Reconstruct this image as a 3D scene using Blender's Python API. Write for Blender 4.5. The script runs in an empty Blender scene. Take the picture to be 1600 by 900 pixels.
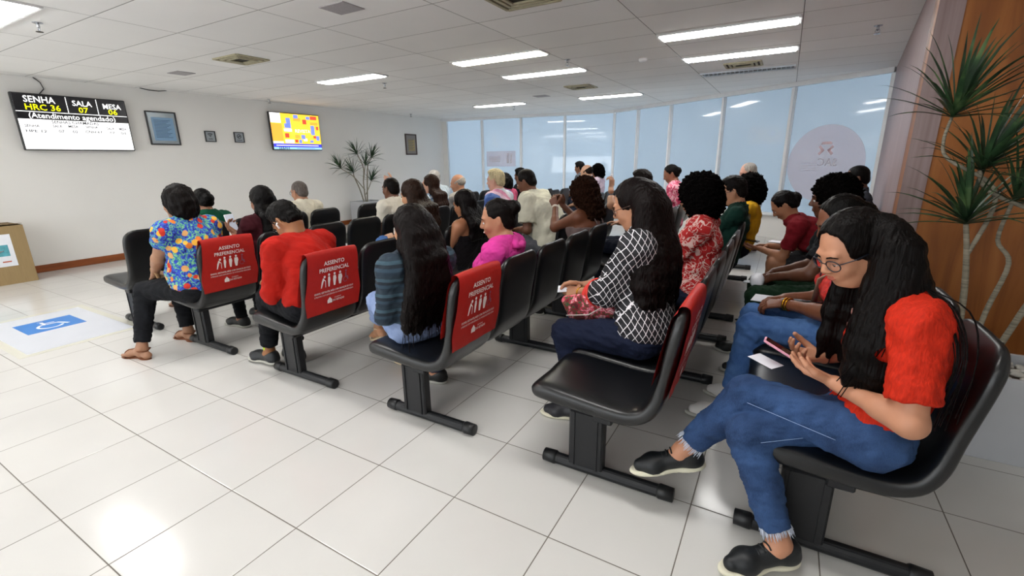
import bpy, math, random
import numpy as np
from mathutils import Vector, Matrix
V3 = lambda *a: np.array(a, dtype=float)
PI = math.pi
sc = bpy.context.scene
COL = sc.collection
# ------------------------------------------------------------------ camera, world, exposure
cam_d = bpy.data.cameras.new('camera'); cam = bpy.data.objects.new('camera', cam_d); COL.objects.link(cam)
CAM = V3(4.780, -0.892, 1.442); YAW, PITCH, ROLL, FPX = 2.0982635, 0.2724046, -0.0150259, 719.67
_cy, _sy, _cp, _sp = math.cos(YAW), math.sin(YAW), math.cos(PITCH), math.sin(PITCH)
_f = V3(_cy*_cp, _sy*_cp, -_sp); _r0 = V3(_sy, -_cy, 0); _u0 = np.cross(_r0, _f)
_r = _r0*math.cos(ROLL)+_u0*math.sin(ROLL); _u = -_r0*math.sin(ROLL)+_u0*math.cos(ROLL)
cam.matrix_world = Matrix(((_r[0], _u[0], -_f[0], CAM[0]), (_r[1], _u[1], -_f[1], CAM[1]), (_r[2], _u[2], -_f[2], CAM[2]), (0, 0, 0, 1)))
cam_d.sensor_width = 36; cam_d.lens = FPX/1600*36; cam_d.clip_start = .05; cam_d.clip_end = 200
sc.camera = cam
sc.view_settings.view_transform = 'Standard'; sc.view_settings.look = 'None'
sc.view_settings.exposure = 0.47; sc.view_settings.gamma = 1; sc.view_settings.use_curve_mapping = False
w = bpy.data.worlds.new('sky'); sc.world = w; w.use_nodes = True
w.node_tree.nodes['Background'].inputs[0].default_value = (.84, .855, .875, 1)
w.node_tree.nodes['Background'].inputs[1].default_value = 7.5
LAMP = 21.5      # strength of the ceiling fluorescents
_al = bpy.data.lights.new('rear_fill_light', 'AREA'); _al.shape = 'RECTANGLE'; _al.size = 8.5; _al.size_y = 1.9; _al.energy = 230; _al.color = (.93, .97, 1)  # added fill light with no known source, tilted up to brighten the ceiling
_ao = bpy.data.objects.new('rear_fill_light', _al); COL.objects.link(_ao); _ao.location = (.6, -4.93, 1.45); _ao.rotation_euler = (math.radians(122), 0, 0)

# ------------------------------------------------------------------ materials
def lin(c):
    if isinstance(c, str):
        c = [int(c[i:i+2], 16)/255 for i in (0, 2, 4)]
        c = [x/12.92 if x <= .04045 else ((x+.055)/1.055)**2.4 for x in c]
    return (c[0], c[1], c[2], 1)
class NT:
    def __init__(s, name):
        s.m = bpy.data.materials.new(name); s.m.use_nodes = True; s.t = s.m.node_tree
        s.b = s.t.nodes['Principled BSDF']; s.out = s.t.nodes['Material Output']
    def n(s, typ, **kw):
        nd = s.t.nodes.new('ShaderNode'+typ)
        for k, v in kw.items():
            if k.startswith('i_'):
                key = k[2:]; key = int(key) if key.isdigit() else key.replace('_', ' ')
                nd.inputs[key].default_value = v
            else: setattr(nd, k, v)
        return nd
    def l(s, a, b): s.t.links.new(a, b)
    def obj(s, scale=(1, 1, 1), rot=(0, 0, 0)):
        tc = s.n('TexCoord'); mp = s.n('Mapping'); mp.inputs['Scale'].default_value = scale; mp.inputs['Rotation'].default_value = rot
        s.l(tc.outputs['Object'], mp.inputs[0]); return mp.outputs[0]
    def ramp(s, fac, stops, interp='LINEAR'):
        r = s.n('ValToRGB'); r.color_ramp.interpolation = interp; e = r.color_ramp.elements
        while len(e) < len(stops): e.new(.5)
        for el, (p, c) in zip(e, stops): el.position = p; el.color = lin(c)
        s.l(fac, r.inputs[0]); return r.outputs[0]
    def math(s, op, a, b=None):
        m = s.n('Math', operation=op)
        for i, x in enumerate((a, b)):
            if x is None: continue
            if isinstance(x, (int, float)): m.inputs[i].default_value = x
            else: s.l(x, m.inputs[i])
        return m.outputs[0]
    def mix(s, fac, a, b):
        m = s.n('Mix', data_type='RGBA')
        for i, x in ((0, fac), (6, a), (7, b)):
            if isinstance(x, (int, float)): m.inputs[i].default_value = x
            elif isinstance(x, (tuple, str)): m.inputs[i].default_value = lin(x)
            else: s.l(x, m.inputs[i])
        return m.outputs[2]
    def bump(s, h, strength=.3, dist=.01):
        b = s.n('Bump'); b.inputs['Strength'].default_value = strength; b.inputs['Distance'].default_value = dist
        s.l(h, b.inputs['Height']); s.l(b.outputs[0], s.b.inputs['Normal'])
MC = {}
def mat(name, col, rough=.5, spec=.5, metal=0, noise=None, bump=None, var=.0, coat=0, sheen=0, emit=None, sss=0):
    """noise=(scale xyz) used for colour variation var and bump=(strength, dist)"""
    if name in MC: return MC[name]
    t = NT(name); b = t.b; c = lin(col)
    b.inputs['Base Color'].default_value = c; b.inputs['Roughness'].default_value = rough
    b.inputs['Specular IOR Level'].default_value = spec; b.inputs['Metallic'].default_value = metal
    b.inputs['Coat Weight'].default_value = coat; b.inputs['Sheen Weight'].default_value = sheen
    if emit is not None:
        b.inputs['Emission Color'].default_value = lin(emit[0]); b.inputs['Emission Strength'].default_value = emit[1]
    sc_ = noise or (20, 20, 20)
    nz = t.n('TexNoise'); nz.inputs['Scale'].default_value = 1; nz.inputs['Detail'].default_value = 4
    t.l(t.obj(sc_), nz.inputs['Vector'])
    if var:
        lo = tuple(max(0, x*(1-var)) for x in c[:3]); hi = tuple(min(1, x*(1+var)) for x in c[:3])
        t.l(t.ramp(nz.outputs[0], [(.3, lo), (.7, hi)]), b.inputs['Base Color'])
    if bump: t.bump(nz.outputs[0], bump[0], bump[1])
    MC[name] = t.m; return t.m
def fabric(name, col, var=.12, rough=.9, scale=9, b=.5): return mat(name, col, rough, .2, noise=(scale,)*3, var=var, bump=(b, .012), sheen=.0)
def skin(col):
    return mat('skin_'+col, col, .48, .45, noise=(14, 14, 14), var=.08, bump=(.08, .004))
def hairm(col, curly=False, rough=.38):
    key = 'hair_%s_%d' % (col, curly)
    if key in MC: return MC[key]
    t = NT(key); c = lin(col); b = t.b; b.inputs['Roughness'].default_value = rough if not curly else .65; b.inputs['Specular IOR Level'].default_value = .09 if not curly else .02
    nz = t.n('TexNoise'); nz.inputs['Detail'].default_value = 5; nz.inputs['Scale'].default_value = 1
    t.l(t.obj((150, 150, 9) if not curly else (75, 75, 75)), nz.inputs['Vector'])
    t.l(t.ramp(nz.outputs[0], [(.3, tuple(x*.4 for x in c[:3])), (.72, tuple(min(1, x*1.25) for x in c[:3]))]), b.inputs['Base Color'])
    t.bump(nz.outputs[0], .75, .006 if not curly else .02); MC[key] = t.m; return t.m
BLACKPL = mat('black_plastic', '17181a', .42, .45, noise=(60, 60, 60), bump=(.08, .002))
VINYL = mat('black_vinyl', '0c0d0f', .33, .55, noise=(160, 160, 160), bump=(.12, .0015))
FRAMEM = mat('black_painted_steel', '1a1b1e', .45, .4, noise=(30, 30, 30), var=.06)
WHITE = mat('white_paint', 'e4e3e0', .55, .3, noise=(2, 2, 2), var=.015)
PAPER = mat('white_paper', 'e9ebf2', .7, .2, noise=(30, 30, 30), var=.02)
GOLD = mat('gold_metal', 'c9992e', .25, .6, metal=1)
CHROME = mat('chrome', 'b9bcc2', .25, .5, metal=1)
PHONEB = mat('phone_black', '0b0c10', .15, .6)
WHITEPL = mat('white_plastic', 'f0f0f0', .3, .5)
BROWNLEATHER = mat('tan_straw', '9a7650', .7, .3, noise=(90, 90, 90), var=.35, bump=(.5, .005))

# ------------------------------------------------------------------ objects
def raw_obj(name, verts, faces, m, parent=None, smooth=True, mats=None, fm=None, quads=None):
    me = bpy.data.meshes.new(name)
    if quads is not None:
        v = np.asarray(verts, dtype=np.float32); q = np.asarray(quads, dtype=np.int32)
        me.vertices.add(len(v)); me.vertices.foreach_set('co', v.ravel())
        me.loops.add(q.size); me.loops.foreach_set('vertex_index', q.ravel())
        me.polygons.add(len(q)); me.polygons.foreach_set('loop_start', np.arange(len(q), dtype=np.int32)*4)
        me.polygons.foreach_set('loop_total', np.full(len(q), 4, dtype=np.int32)); me.update(calc_edges=True)
    else:
        me.from_pydata([tuple(map(float, p)) for p in verts], [], faces)
    for x in (mats or [m]): me.materials.append(x)
    if fm is not None: me.polygons.foreach_set('material_index', np.asarray(fm, dtype=np.int32))
    me.polygons.foreach_set('use_smooth', np.full(len(me.polygons), bool(smooth)))
    o = bpy.data.objects.new(name, me); COL.objects.link(o)
    if parent is not None: o.parent = parent
    return o
def tag(o, label=None, cat=None, group=None, kind=None):
    if label: o['label'] = label
    if cat: o['category'] = cat
    if group: o['group'] = group
    if kind: o['kind'] = kind
    return o
def thing(name, label, cat, loc=(0, 0, 0), rz=0, group=None):
    o = bpy.data.objects.new(name, None); COL.objects.link(o); o.location = loc; o.rotation_euler = (0, 0, rz); o.empty_display_size = .1
    return tag(o, label, cat, group)
def copy_tree(o, parent=None):
    c = o.copy(); COL.objects.link(c); c.parent = parent
    for ch in list(o.children): copy_tree(ch, c)
    return c
class MB:
    def __init__(s): s.v = []; s.f = []; s.m = []; s.cm = 0
    def add(s, vs, fs):
        o = len(s.v); s.v += [tuple(map(float, p)) for p in vs]; s.f += [tuple(i+o for i in f) for f in fs]; s.m += [s.cm]*len(fs); return s
    def box(s, c, size, R=None, bev=0):
        hx, hy, hz = [x/2 for x in size]; b = min(bev, .95*min(hx, hy, hz)); P = []; F = []
        if b <= 0:
            P = [V3(x, y, z) for x in (-hx, hx) for y in (-hy, hy) for z in (-hz, hz)]
            F = [(0, 1, 3, 2), (4, 6, 7, 5), (0, 4, 5, 1), (2, 3, 7, 6), (0, 2, 6, 4), (1, 5, 7, 3)]
        else:
            idx = {}
            for sx in (-1, 1):
                for sy in (-1, 1):
                    for sz in (-1, 1):
                        for a in range(3):
                            q = [sx*(hx-b), sy*(hy-b), sz*(hz-b)]; q[a] = (sx, sy, sz)[a]*(hx, hy, hz)[a]
                            idx[(sx, sy, sz, a)] = len(P); P.append(V3(*q))
            for a in range(3):
                b1, b2 = (a+1) % 3, (a+2) % 3
                for sa in (-1, 1):
                    q = []
                    for s1, s2 in ((-1, -1), (1, -1), (1, 1), (-1, 1)):
                        k = [0, 0, 0]; k[a] = sa; k[b1] = s1; k[b2] = s2; q.append(idx[(*k, a)])
                    F.append(tuple(q if sa > 0 else q[::-1]))
            for a in range(3):
                b1, b2 = (a+1) % 3, (a+2) % 3
                for s1 in (-1, 1):
                    for s2 in (-1, 1):
                        k0 = [0, 0, 0]; k0[b1] = s1; k0[b2] = s2; k1 = list(k0); k0[a] = -1; k1[a] = 1
                        q = [idx[(*k0, b1)], idx[(*k1, b1)], idx[(*k1, b2)], idx[(*k0, b2)]]
                        F.append(tuple(q if s1*s2 < 0 else q[::-1]))
            for sx in (-1, 1):
                for sy in (-1, 1):
                    for sz in (-1, 1):
                        q = [idx[(sx, sy, sz, a)] for a in range(3)]; F.append(tuple(q if sx*sy*sz > 0 else q[::-1]))
        if R is not None: P = [R @ p for p in P]
        return s.add([p+np.array(c, float) for p in P], F)
    def tube(s, pts, r, n=8, cap=True, flat=1.0, close=False):
        pts = [np.array(p, float) for p in pts]; N = len(pts); rr = r if isinstance(r, (list, tuple, np.ndarray)) else [r]*N
        P = []; prev = None
        for i, p in enumerate(pts):
            t = (pts[(i+1) % N]-pts[i-1]) if close else (pts[min(i+1, N-1)]-pts[max(i-1, 0)])
            t = t/(np.linalg.norm(t)+1e-12)
            if prev is None:
                a = V3(0, 0, 1) if abs(t[2]) < .9 else V3(1, 0, 0); u = np.cross(t, a)
            else: u = prev-t*(prev@t)
            u /= np.linalg.norm(u)+1e-12; prev = u; v = np.cross(t, u)
            P += [p+rr[i]*(u*math.cos(2*PI*k/n)+v*flat*math.sin(2*PI*k/n)) for k in range(n)]
        F = [(i*n+k, i*n+(k+1) % n, ((i+1) % N)*n+(k+1) % n, ((i+1) % N)*n+k) for i in range(N if close else N-1) for k in range(n)]
        if cap and not close: F += [tuple(range(n))[::-1], tuple((N-1)*n+k for k in range(n))]
        return s.add(P, F)
    def lathe(s, prof, c=(0, 0, 0), n=20, cap=True):
        P = [(c[0]+r*math.cos(2*PI*k/n), c[1]+r*math.sin(2*PI*k/n), c[2]+z) for r, z in prof for k in range(n)]
        F = [(i*n+k, i*n+(k+1) % n, (i+1)*n+(k+1) % n, (i+1)*n+k) for i in range(len(prof)-1) for k in range(n)]
        if cap: F += [tuple(range(n))[::-1], tuple((len(prof)-1)*n+k for k in range(n))]
        return s.add(P, F)
    def prism(s, poly, M, th):
        """poly 2-D points, M maps (x,y,z) -> world"""
        n = len(poly); P = [M(x, y, 0) for x, y in poly]+[M(x, y, th) for x, y in poly]
        return s.add(P, [tuple(range(n))[::-1], tuple(range(n, 2*n))]+[(i, (i+1) % n, n+(i+1) % n, n+i) for i in range(n)])
    def build(s, name, m, parent=None, smooth=False, mats=None):
        return raw_obj(name, s.v, s.f, m, parent, smooth, mats, s.m if mats else None)
def smooth_by_angle(o, ang=35):
    me = o.data; me.polygons.foreach_set('use_smooth', np.full(len(me.polygons), True))
    import bmesh
    bm = bmesh.new(); bm.from_mesh(me)
    for e in bm.edges:
        if len(e.link_faces) == 2 and e.calc_face_angle(0) > math.radians(ang): e.smooth = False
    bm.to_mesh(me); bm.free(); return o
_tc = {}
def text_mesh(body, size=1.0, bold=False):
    key = (body, size, bold)
    if key in _tc: return _tc[key]
    c = bpy.data.curves.new('t', 'FONT'); c.body = body; c.size = size; c.align_x = 'CENTER'; c.align_y = 'CENTER'; c.resolution_u = 2
    if bold: c.offset = size*.014
    o = bpy.data.objects.new('t', c); COL.objects.link(o); bpy.context.view_layer.update()
    dg = bpy.context.evaluated_depsgraph_get(); me = bpy.data.meshes.new_from_object(o.evaluated_get(dg))
    vs = [tuple(v.co) for v in me.vertices]; fs = [tuple(p.vertices) for p in me.polygons]
    bpy.data.objects.remove(o); bpy.data.curves.remove(c); bpy.data.meshes.remove(me); _tc[key] = (vs, fs); return vs, fs
def text_into(mb, body, size, fn, ox=0, oy=0, bold=False, sx=1.0, fit=None):
    vs, fs = text_mesh(body, size, bold)
    if fit and vs:
        wd = max(v[0] for v in vs)-min(v[0] for v in vs); sx = fit/wd
    mb.add([fn(v[0]*sx+ox, v[1]+oy) for v in vs], fs)

# ------------------------------------------------------------------ signed distance bodies
def norm(v): v = np.array(v, float); return v/(np.linalg.norm(v)+1e-12)
def cone(a, b, ra, rb=None, k=.02, flat=None): return ('cone', np.array(a, float), np.array(b, float), ra, ra if rb is None else rb, k, flat)
def el(c, r, R=None, k=.03): return ('el', np.array(c, float), np.array(r, float), R, k)
def sub(p, k=.01): return ('sub', p, k)
def plane(n, c): return ('plane', np.array(n, float), float(c))      # keep n.p < c
def chain(pts, rs, k=.02, flatend=False):
    return [cone(pts[i], pts[i+1], rs[i], rs[i+1], k, 'b' if (flatend and i == len(pts)-2) else None) for i in range(len(pts)-1)]
def _ev(p, X, Y, Z, t):
    if p[0] == 'cone':
        _, a, b, ra, rb, k, flat = p; d = b-a; L2 = d@d+1e-12
        px, py, pz = X-a[0], Y-a[1], Z-a[2]; h0 = (px*d[0]+py*d[1]+pz*d[2])/L2; h = np.clip(h0, 0, 1)
        D = np.sqrt((px-d[0]*h)**2+(py-d[1]*h)**2+(pz-d[2]*h)**2)-(ra+(rb-ra)*h)-t
        if flat: D = np.maximum(D, (h0-1)*math.sqrt(L2))
        return D
    _, c, r, R, k = p; r = r+t
    q = np.stack(np.broadcast_arrays(X-c[0], Y-c[1], Z-c[2]), 0)
    if R is not None: q = np.tensordot(R.T, q, 1)
    r_ = r.reshape(3, 1, 1, 1); k0 = np.sqrt(((q/r_)**2).sum(0)); k1 = np.sqrt(((q/r_**2)**2).sum(0))+1e-9
    return k0*(k0-1)/k1
def _bb(p, t):
    if p[0] == 'cone':
        m = max(p[3], p[4])+t; return np.minimum(p[1], p[2])-m, np.maximum(p[1], p[2])+m
    R = p[3] if p[3] is not None else np.eye(3); e = np.sqrt(((R*(p[2]+t))**2).sum(1)); return p[1]-e, p[1]+e
def sdf_mesh(prims, res, t=0.0, lo=None, hi=None):
    bbs = [_bb(p, t) for p in prims if p[0] in ('cone', 'el')]
    l = np.min([b[0] for b in bbs], 0)-2*res; h = np.max([b[1] for b in bbs], 0)+2*res
    if lo is not None: l = np.maximum(l, lo)
    if hi is not None: h = np.minimum(h, hi)
    n = np.maximum(2, np.ceil((h-l)/res).astype(int)+1); ax = [l[i]+res*np.arange(n[i]) for i in range(3)]
    D = np.full(n, 10., dtype=np.float32)
    for p in prims:
        if p[0] == 'plane':
            D = np.maximum(D, ax[0][:, None, None]*p[1][0]+ax[1][None, :, None]*p[1][1]+ax[2][None, None, :]*p[1][2]-p[2]); continue
        q = p[1] if p[0] == 'sub' else p; k = p[2] if p[0] == 'sub' else p[-2] if p[0] == 'cone' else p[-1]
        tt = 0 if p[0] == 'sub' else t
        b0, b1 = _bb(q, tt); m = k+2*res
        i0 = np.maximum(0, np.floor((b0-m-l)/res).astype(int)); i1 = np.minimum(n, np.ceil((b1+m-l)/res).astype(int)+1)
        if np.any(i1 <= i0): continue
        sl = tuple(slice(a, b) for a, b in zip(i0, i1))
        d = _ev(q, ax[0][sl[0]][:, None, None], ax[1][sl[1]][None, :, None], ax[2][sl[2]][None, None, :], tt)
        A = D[sl]
        if p[0] == 'sub': hh = np.maximum(k-np.abs(A+d), 0)/k; D[sl] = np.maximum(A, -d)+hh*hh*k*.25
        else: hh = np.maximum(k-np.abs(A-d), 0)/max(k, 1e-6); D[sl] = np.minimum(A, d)-hh*hh*k*.25
    S = D < 0; c = [n[i]-1 for i in range(3)]
    acc = np.zeros((*c, 3), dtype=np.float32); cnt = np.zeros(c, dtype=np.float32)
    for a in range(3):
        b1, b2 = (a+1) % 3, (a+2) % 3
        for o1 in (0, 1):
            for o2 in (0, 1):
                s0 = [None]*3; s1 = [None]*3
                s0[a] = slice(0, c[a]); s1[a] = slice(1, c[a]+1)
                s0[b1] = s1[b1] = slice(o1, c[b1]+o1); s0[b2] = s1[b2] = slice(o2, c[b2]+o2)
                d0 = D[tuple(s0)]; d1 = D[tuple(s1)]; mk = (d0 < 0) != (d1 < 0)
                f = np.where(mk, d0/(d0-d1+1e-12*(d0 == d1)), 0)
                acc[..., a] += np.where(mk, f, 0); acc[..., b1] += mk*o1; acc[..., b2] += mk*o2; cnt += mk
    act = cnt > 0; idx = np.full(c, -1, dtype=np.int32); idx[act] = np.arange(act.sum())
    ii = np.stack(np.nonzero(act), -1); V = l+res*(ii+acc[act]/cnt[act][:, None]); Q = []
    for a in range(3):
        b1, b2 = (a+1) % 3, (a+2) % 3
        s0 = [slice(1, c[i]) for i in range(3)]; s0[a] = slice(0, c[a]); s1 = list(s0); s1[a] = slice(1, c[a]+1)
        A, B = S[tuple(s0)], S[tuple(s1)]; e = np.stack(np.nonzero(A != B), -1)
        if not len(e): continue
        off = np.zeros(3, int); off[b1] = 1; off[b2] = 1; e = e+off; fl = S[tuple(e.T)]
        def g(d1, d2):
            q = e.copy(); q[:, b1] -= d1; q[:, b2] -= d2; return idx[tuple(q.T)]
        q = np.stack([g(1, 1), g(0, 1), g(0, 0), g(1, 0)], -1); q[~fl] = q[~fl][:, ::-1]; Q.append(q)
    if not Q: return np.zeros((0, 3)), np.zeros((0, 4), int)
    Q = np.concatenate(Q); return V, Q[(Q >= 0).all(1)]
def cat(parts):
    V = []; Q = []; o = 0
    for v, q in parts:
        V.append(v); Q.append(q+o); o += len(v)
    return np.concatenate(V), np.concatenate(Q)
_rng = np.random.RandomState(7)
_KD = _rng.normal(size=(24, 3)); _KD /= np.linalg.norm(_KD, axis=1)[:, None]; _PH = _rng.rand(24)*6.28
def nz(P, freq, stretch=(1, 1, 1), seed=0, n=8):
    P = P*np.array(stretch)*freq+seed*1.37; s = 0
    for i in range(n):
        j = (i+seed) % 24; s = s+np.sin(P@_KD[j]*6.28*(1+.35*i)+_PH[j]+1.7*np.sin(P@_KD[(j+5) % 24]*3.1))
    return s/n**.5
def displace(V, Q, amp, freq, stretch=(1, 1, 1), seed=0):
    a = V[Q[:, 2]]-V[Q[:, 0]]; b = V[Q[:, 3]]-V[Q[:, 1]]; fn = np.cross(a, b); N = np.zeros_like(V)
    for i in range(4): np.add.at(N, Q[:, i], fn)
    N /= np.linalg.norm(N, axis=1)[:, None]+1e-9
    return V+N*(amp*nz(V, freq, stretch, seed))[:, None]

# ------------------------------------------------------------------ people
Z3 = V3(0, 0, 1)
def frame(f, up=Z3):
    f = norm(f); l = norm(np.cross(up, f)); u = np.cross(f, l); return np.stack([f, l, u], 1)   # columns fwd, left, up
def dirv(yaw, pitch=0): y, p = math.radians(yaw), math.radians(pitch); return V3(math.cos(y)*math.cos(p), math.sin(y)*math.cos(p), -math.sin(p))
def ik(a, t, l1, l2, pole):
    d = t-a; D = np.linalg.norm(d); D2 = min(D, (l1+l2)*.995); d = d/(D+1e-9); t = a+d*D2
    x = (D2*D2+l1*l1-l2*l2)/(2*D2); h = math.sqrt(max(1e-6, l1*l1-x*x)); p = pole-d*(pole@d); return a+d*x+norm(p)*h, t
def hand(W, d, n, side, s=1., curl=.5, spread=.06, thumb=.6):
    d = norm(d); n = norm(n-d*(np.array(n)@d)); t = np.cross(n, d)*side; P = []
    for i, (lat, bl, ln) in enumerate(((.029, .083, .070), (.010, .087, .078), (-.0095, .083, .072), (-.028, .075, .057))):
        lat *= s; b = W+t*lat+d*bl*s; P.append(cone(W+t*lat*.45, b, .0135*s, .0118*s, .012))
        cc = curl*(1+.12*i); th = 0; p = b; dd = d+t*spread*(1.5-i)*.7
        for j, fr in enumerate((.45, .3, .25)):
            th += cc*(.6, .8, .5)[j]; q = p+(dd*math.cos(th)+n*math.sin(th))*ln*fr*s
            P.append(cone(p, q, (.0092-.0008*j)*s, (.0086-.0009*j)*s, .004)); p = q
    b = W+t*.020*s+d*.02*s+n*.004; p = b
    for j, ln in enumerate((.042, .034, .027)):
        dv = norm(t*(.75-.3*j*thumb)+d*(.65+.25*j)+n*(.25+.3*j*thumb)); q = p+dv*ln*s; P.append(cone(p, q, (.0135-.0015*j)*s, (.012-.0018*j)*s, .006)); p = q
    return P
def head_prims(C, R, s, near=False, male=False):
    g = lambda x, y, z: C+R@(V3(x, y, z)*s)
    E = lambda c, r, k=.03: el(g(*c), V3(*r)*s, R, k*s)
    P = [E((-.014, 0, .034), (.093, .074, .088)), E((.026, 0, -.022), (.064, .060, .086)), E((.050, 0, -.090), (.030, .030 if not male else .036, .024), .03),
         cone(g(-.005, .052, -.035), g(.04, .026, -.092), .022*s, .018*s, .03), cone(g(-.005, -.052, -.035), g(.04, -.026, -.092), .022*s, .018*s, .03),
         E((.058, .030, -.030), (.028, .026, .026), .02), E((.058, -.030, -.030), (.028, .026, .026), .02),
         cone(g(.078, -.030, .024), g(.078, .030, .024), .013*s, .013*s, .015)]
    if near:
        P += [sub(E((.101, .031, .002), (.022, .020, .014)), .014), sub(E((.101, -.031, .002), (.022, .020, .014)), .014)]
        for y in (.031, -.031):      # lids
            P += [E((.074, y, .003), (.0165, .0175, .0125), .006)]
    else: P += [sub(E((.103, .031, .002), (.020, .018, .013)), .012), sub(E((.103, -.031, .002), (.020, .018, .013)), .012)]
    P += [cone(g(.084, 0, .014), g(.104, 0, -.022), .0085*s, .0115*s, .012), E((.097, .011, -.027), (.010, .008, .007), .007), E((.097, -.011, -.027), (.010, .008, .007), .007),
          E((.074, 0, -.056), (.020, .028, .018), .015)]
    for y in (1, -1):
        P += [el(g(-.008, .076*y, -.004), V3(.019, .008, .031)*s, R@rotz(-.35*y), .006), sub(el(g(-.002, .084*y, .002), V3(.009, .005, .017)*s, R, .004), .005)]
    return P
def rotz(a): c, s = math.cos(a), math.sin(a); return np.array([[c, -s, 0], [s, c, 0], [0, 0, 1]])
def roty(a): c, s = math.cos(a), math.sin(a); return np.array([[c, 0, s], [0, 1, 0], [-s, 0, c]])
def rotx(a): c, s = math.cos(a), math.sin(a); return np.array([[1, 0, 0], [0, c, -s], [0, s, c]])
NP = 0
def person(label, pelvis, head, byaw=180, hyaw=180, hpitch=12, hroll=0, s=1., male=False, fat=1., res=.011, near=False,
           skin_c='b98362', hair='short', hair_c='0d0a09', shirt='888888', sleeve=.55, shirt_m=None, pants='1c2130', pants_m=None, shoes='202020', hand_l=None, hand_r=None,
           hl=None, hr=None, knee_l=None, knee_r=None, foot_l=None, foot_r=None, toe_l=None, toe_r=None, pant_len=1.0, loose=0., glasses=None, seat_z=.458, syaw=0,
           locks=None, footwear='shoe', neck_cut=.066, hem=-.06, neck=None, strappy=False, extras=None, collar=None, el_l=None, el_r=None, sw=1., curl=.5, clasp=False, hair_len=.75, tubes=None, spine=.012):
    """seated figure; every point in metres in the room"""
    global NP; NP += 1; seed = NP
    pel = V3(pelvis[0], pelvis[1], seat_z+.085*s*fat**.3); Hc = V3(*head); F = dirv(byaw); L = np.cross(Z3, F)
    Rh = frame(dirv(hyaw, hpitch)) @ rotx(math.radians(hroll)); root = V3(pelvis[0], pelvis[1], 0)
    hp = math.radians(max(hpitch, 0))
    N = Hc+s*(-.135*Z3-.030*F*(1+.9*math.sin(hp))-.02*math.sin(hp)*F+Z3*.025*math.sin(hp)) ; N = N - s*.012*F if neck is None else V3(*neck)
    u = norm(N-pel); bulge = norm(np.cross(L, u))*-1      # toward the back
    if bulge@F > 0: bulge = -bulge
    Ls = norm(L*math.cos(math.radians(syaw))+F*math.sin(math.radians(syaw)))
    def sp(t): return pel+(N-pel)*t+bulge*(math.sin(PI*t)*spine*s)
    def RT(t, l=L): uu = norm(sp(min(1, t+.1))-sp(t-.1)); ll = norm(l-uu*(l@uu)); return np.stack([np.cross(ll, uu), ll, uu], 1)
    bw = (1.08 if male else 1.0)*s; ff = fat; S = {}
    shc = sp(.90); Z_ = 0; SH = {1: shc+Ls*.158*bw*sw-Z3*.005*s, -1: shc-Ls*.158*bw*sw-Z3*.005*s}
    HJ = {1: pel+L*.088*s, -1: pel-L*.088*s}
    torso = [el(pel+Z3*.03*s, V3(.118*ff, .165*(1+(ff-1)*.7), .115)*s, RT(.1), .05), el(sp(.32), V3(.102*ff, .136*(1+(ff-1)*.9), .13)*s, RT(.32), .06),
             el(sp(.64), V3(.108*(1+(ff-1)*.7), .148*(1+(ff-1)*.6)*(1.06 if male else 1), .15)*s, RT(.64, Ls), .06),
             cone(SH[1]-Ls*.03*s, SH[-1]+Ls*.03*s, .056*s, .056*s, .05)]
    if not male and ff < 1.6:
        Rt = RT(.62, Ls)
        for y in (1, -1): torso.append(el(sp(.60)+Rt@V3(.085*s, .068*y*s, .0), V3(.055, .058, .06)*s, Rt, .04))
    if ff > 1.15: torso.append(el(sp(.28)+RT(.3)@V3(.06*ff*s, 0, -.01), V3(.10*ff, .13*ff, .11)*s, RT(.3), .06))
    nk = Hc+Rh@V3(-.022, 0, -.055)*s
    trap = [cone(N+(Hc-N)*.12, SH[1]-Ls*.05*s+Z3*.018*s, .046*s, .040*s, .04), cone(N+(Hc-N)*.12, SH[-1]+Ls*.05*s+Z3*.018*s, .046*s, .040*s, .04)]
    neck = [cone(N-Z3*.03*s, nk, .054*s*(1.08 if male else .96), .050*s*(1.12 if male else .95), .03)]
    # legs
    KN, AN, TO = {}, {}, {}
    for sd, kk, fo, to in ((1, knee_l, foot_l, toe_l), (-1, knee_r, foot_r, toe_r)):
        KN[sd] = V3(*kk) if kk else HJ[sd]+F*.42*s+Z3*.0+L*sd*.03
        AN[sd] = V3(*fo) if fo else V3(*(KN[sd]-F*(.02+.05*((seed*7+sd) % 3-1)))[:2], .085*s)
        dd = KN[sd]-HJ[sd]; KN[sd] = HJ[sd]+norm(dd)*min(max(np.linalg.norm(dd), .38*s), .47*s)
        TO[sd] = norm(V3(*to)) if to else norm(F+L*sd*.15)
    fatl = .5+.5*ff
    def leg_p(sd):
        h, k, a = HJ[sd], KN[sd], AN[sd]; sh = a-k; cb = norm(np.cross(np.cross(sh, k-h), sh)); cb = -norm((k-h)-sh*((k-h)@sh)/(sh@sh))
        return h, k, a, cb
    legs = []
    for sd in (1, -1):
        h, k, a, cb = leg_p(sd)
        if pant_len <= .05: legs += [cone(h, k, .083*s*fatl, .055*s, .05), cone(k, a, .052*s, .034*s, .03), cone(k+(a-k)*.18+cb*.015*s, k+(a-k)*.5+cb*.014*s, .043*s, .036*s, .03)]
        else: legs += [cone(h, k, .060*s*fatl, .032*s, .02), cone(k, k+(a-k)*.5, .032*s, .040*s, .015), cone(k+(a-k)*.5, a, .040*s, .034*s, .02)]
    # arms
    arms = []; hands = []; HB = {}
    ua, fa = .285*s, .245*s; EL = {}; WR = {}
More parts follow.
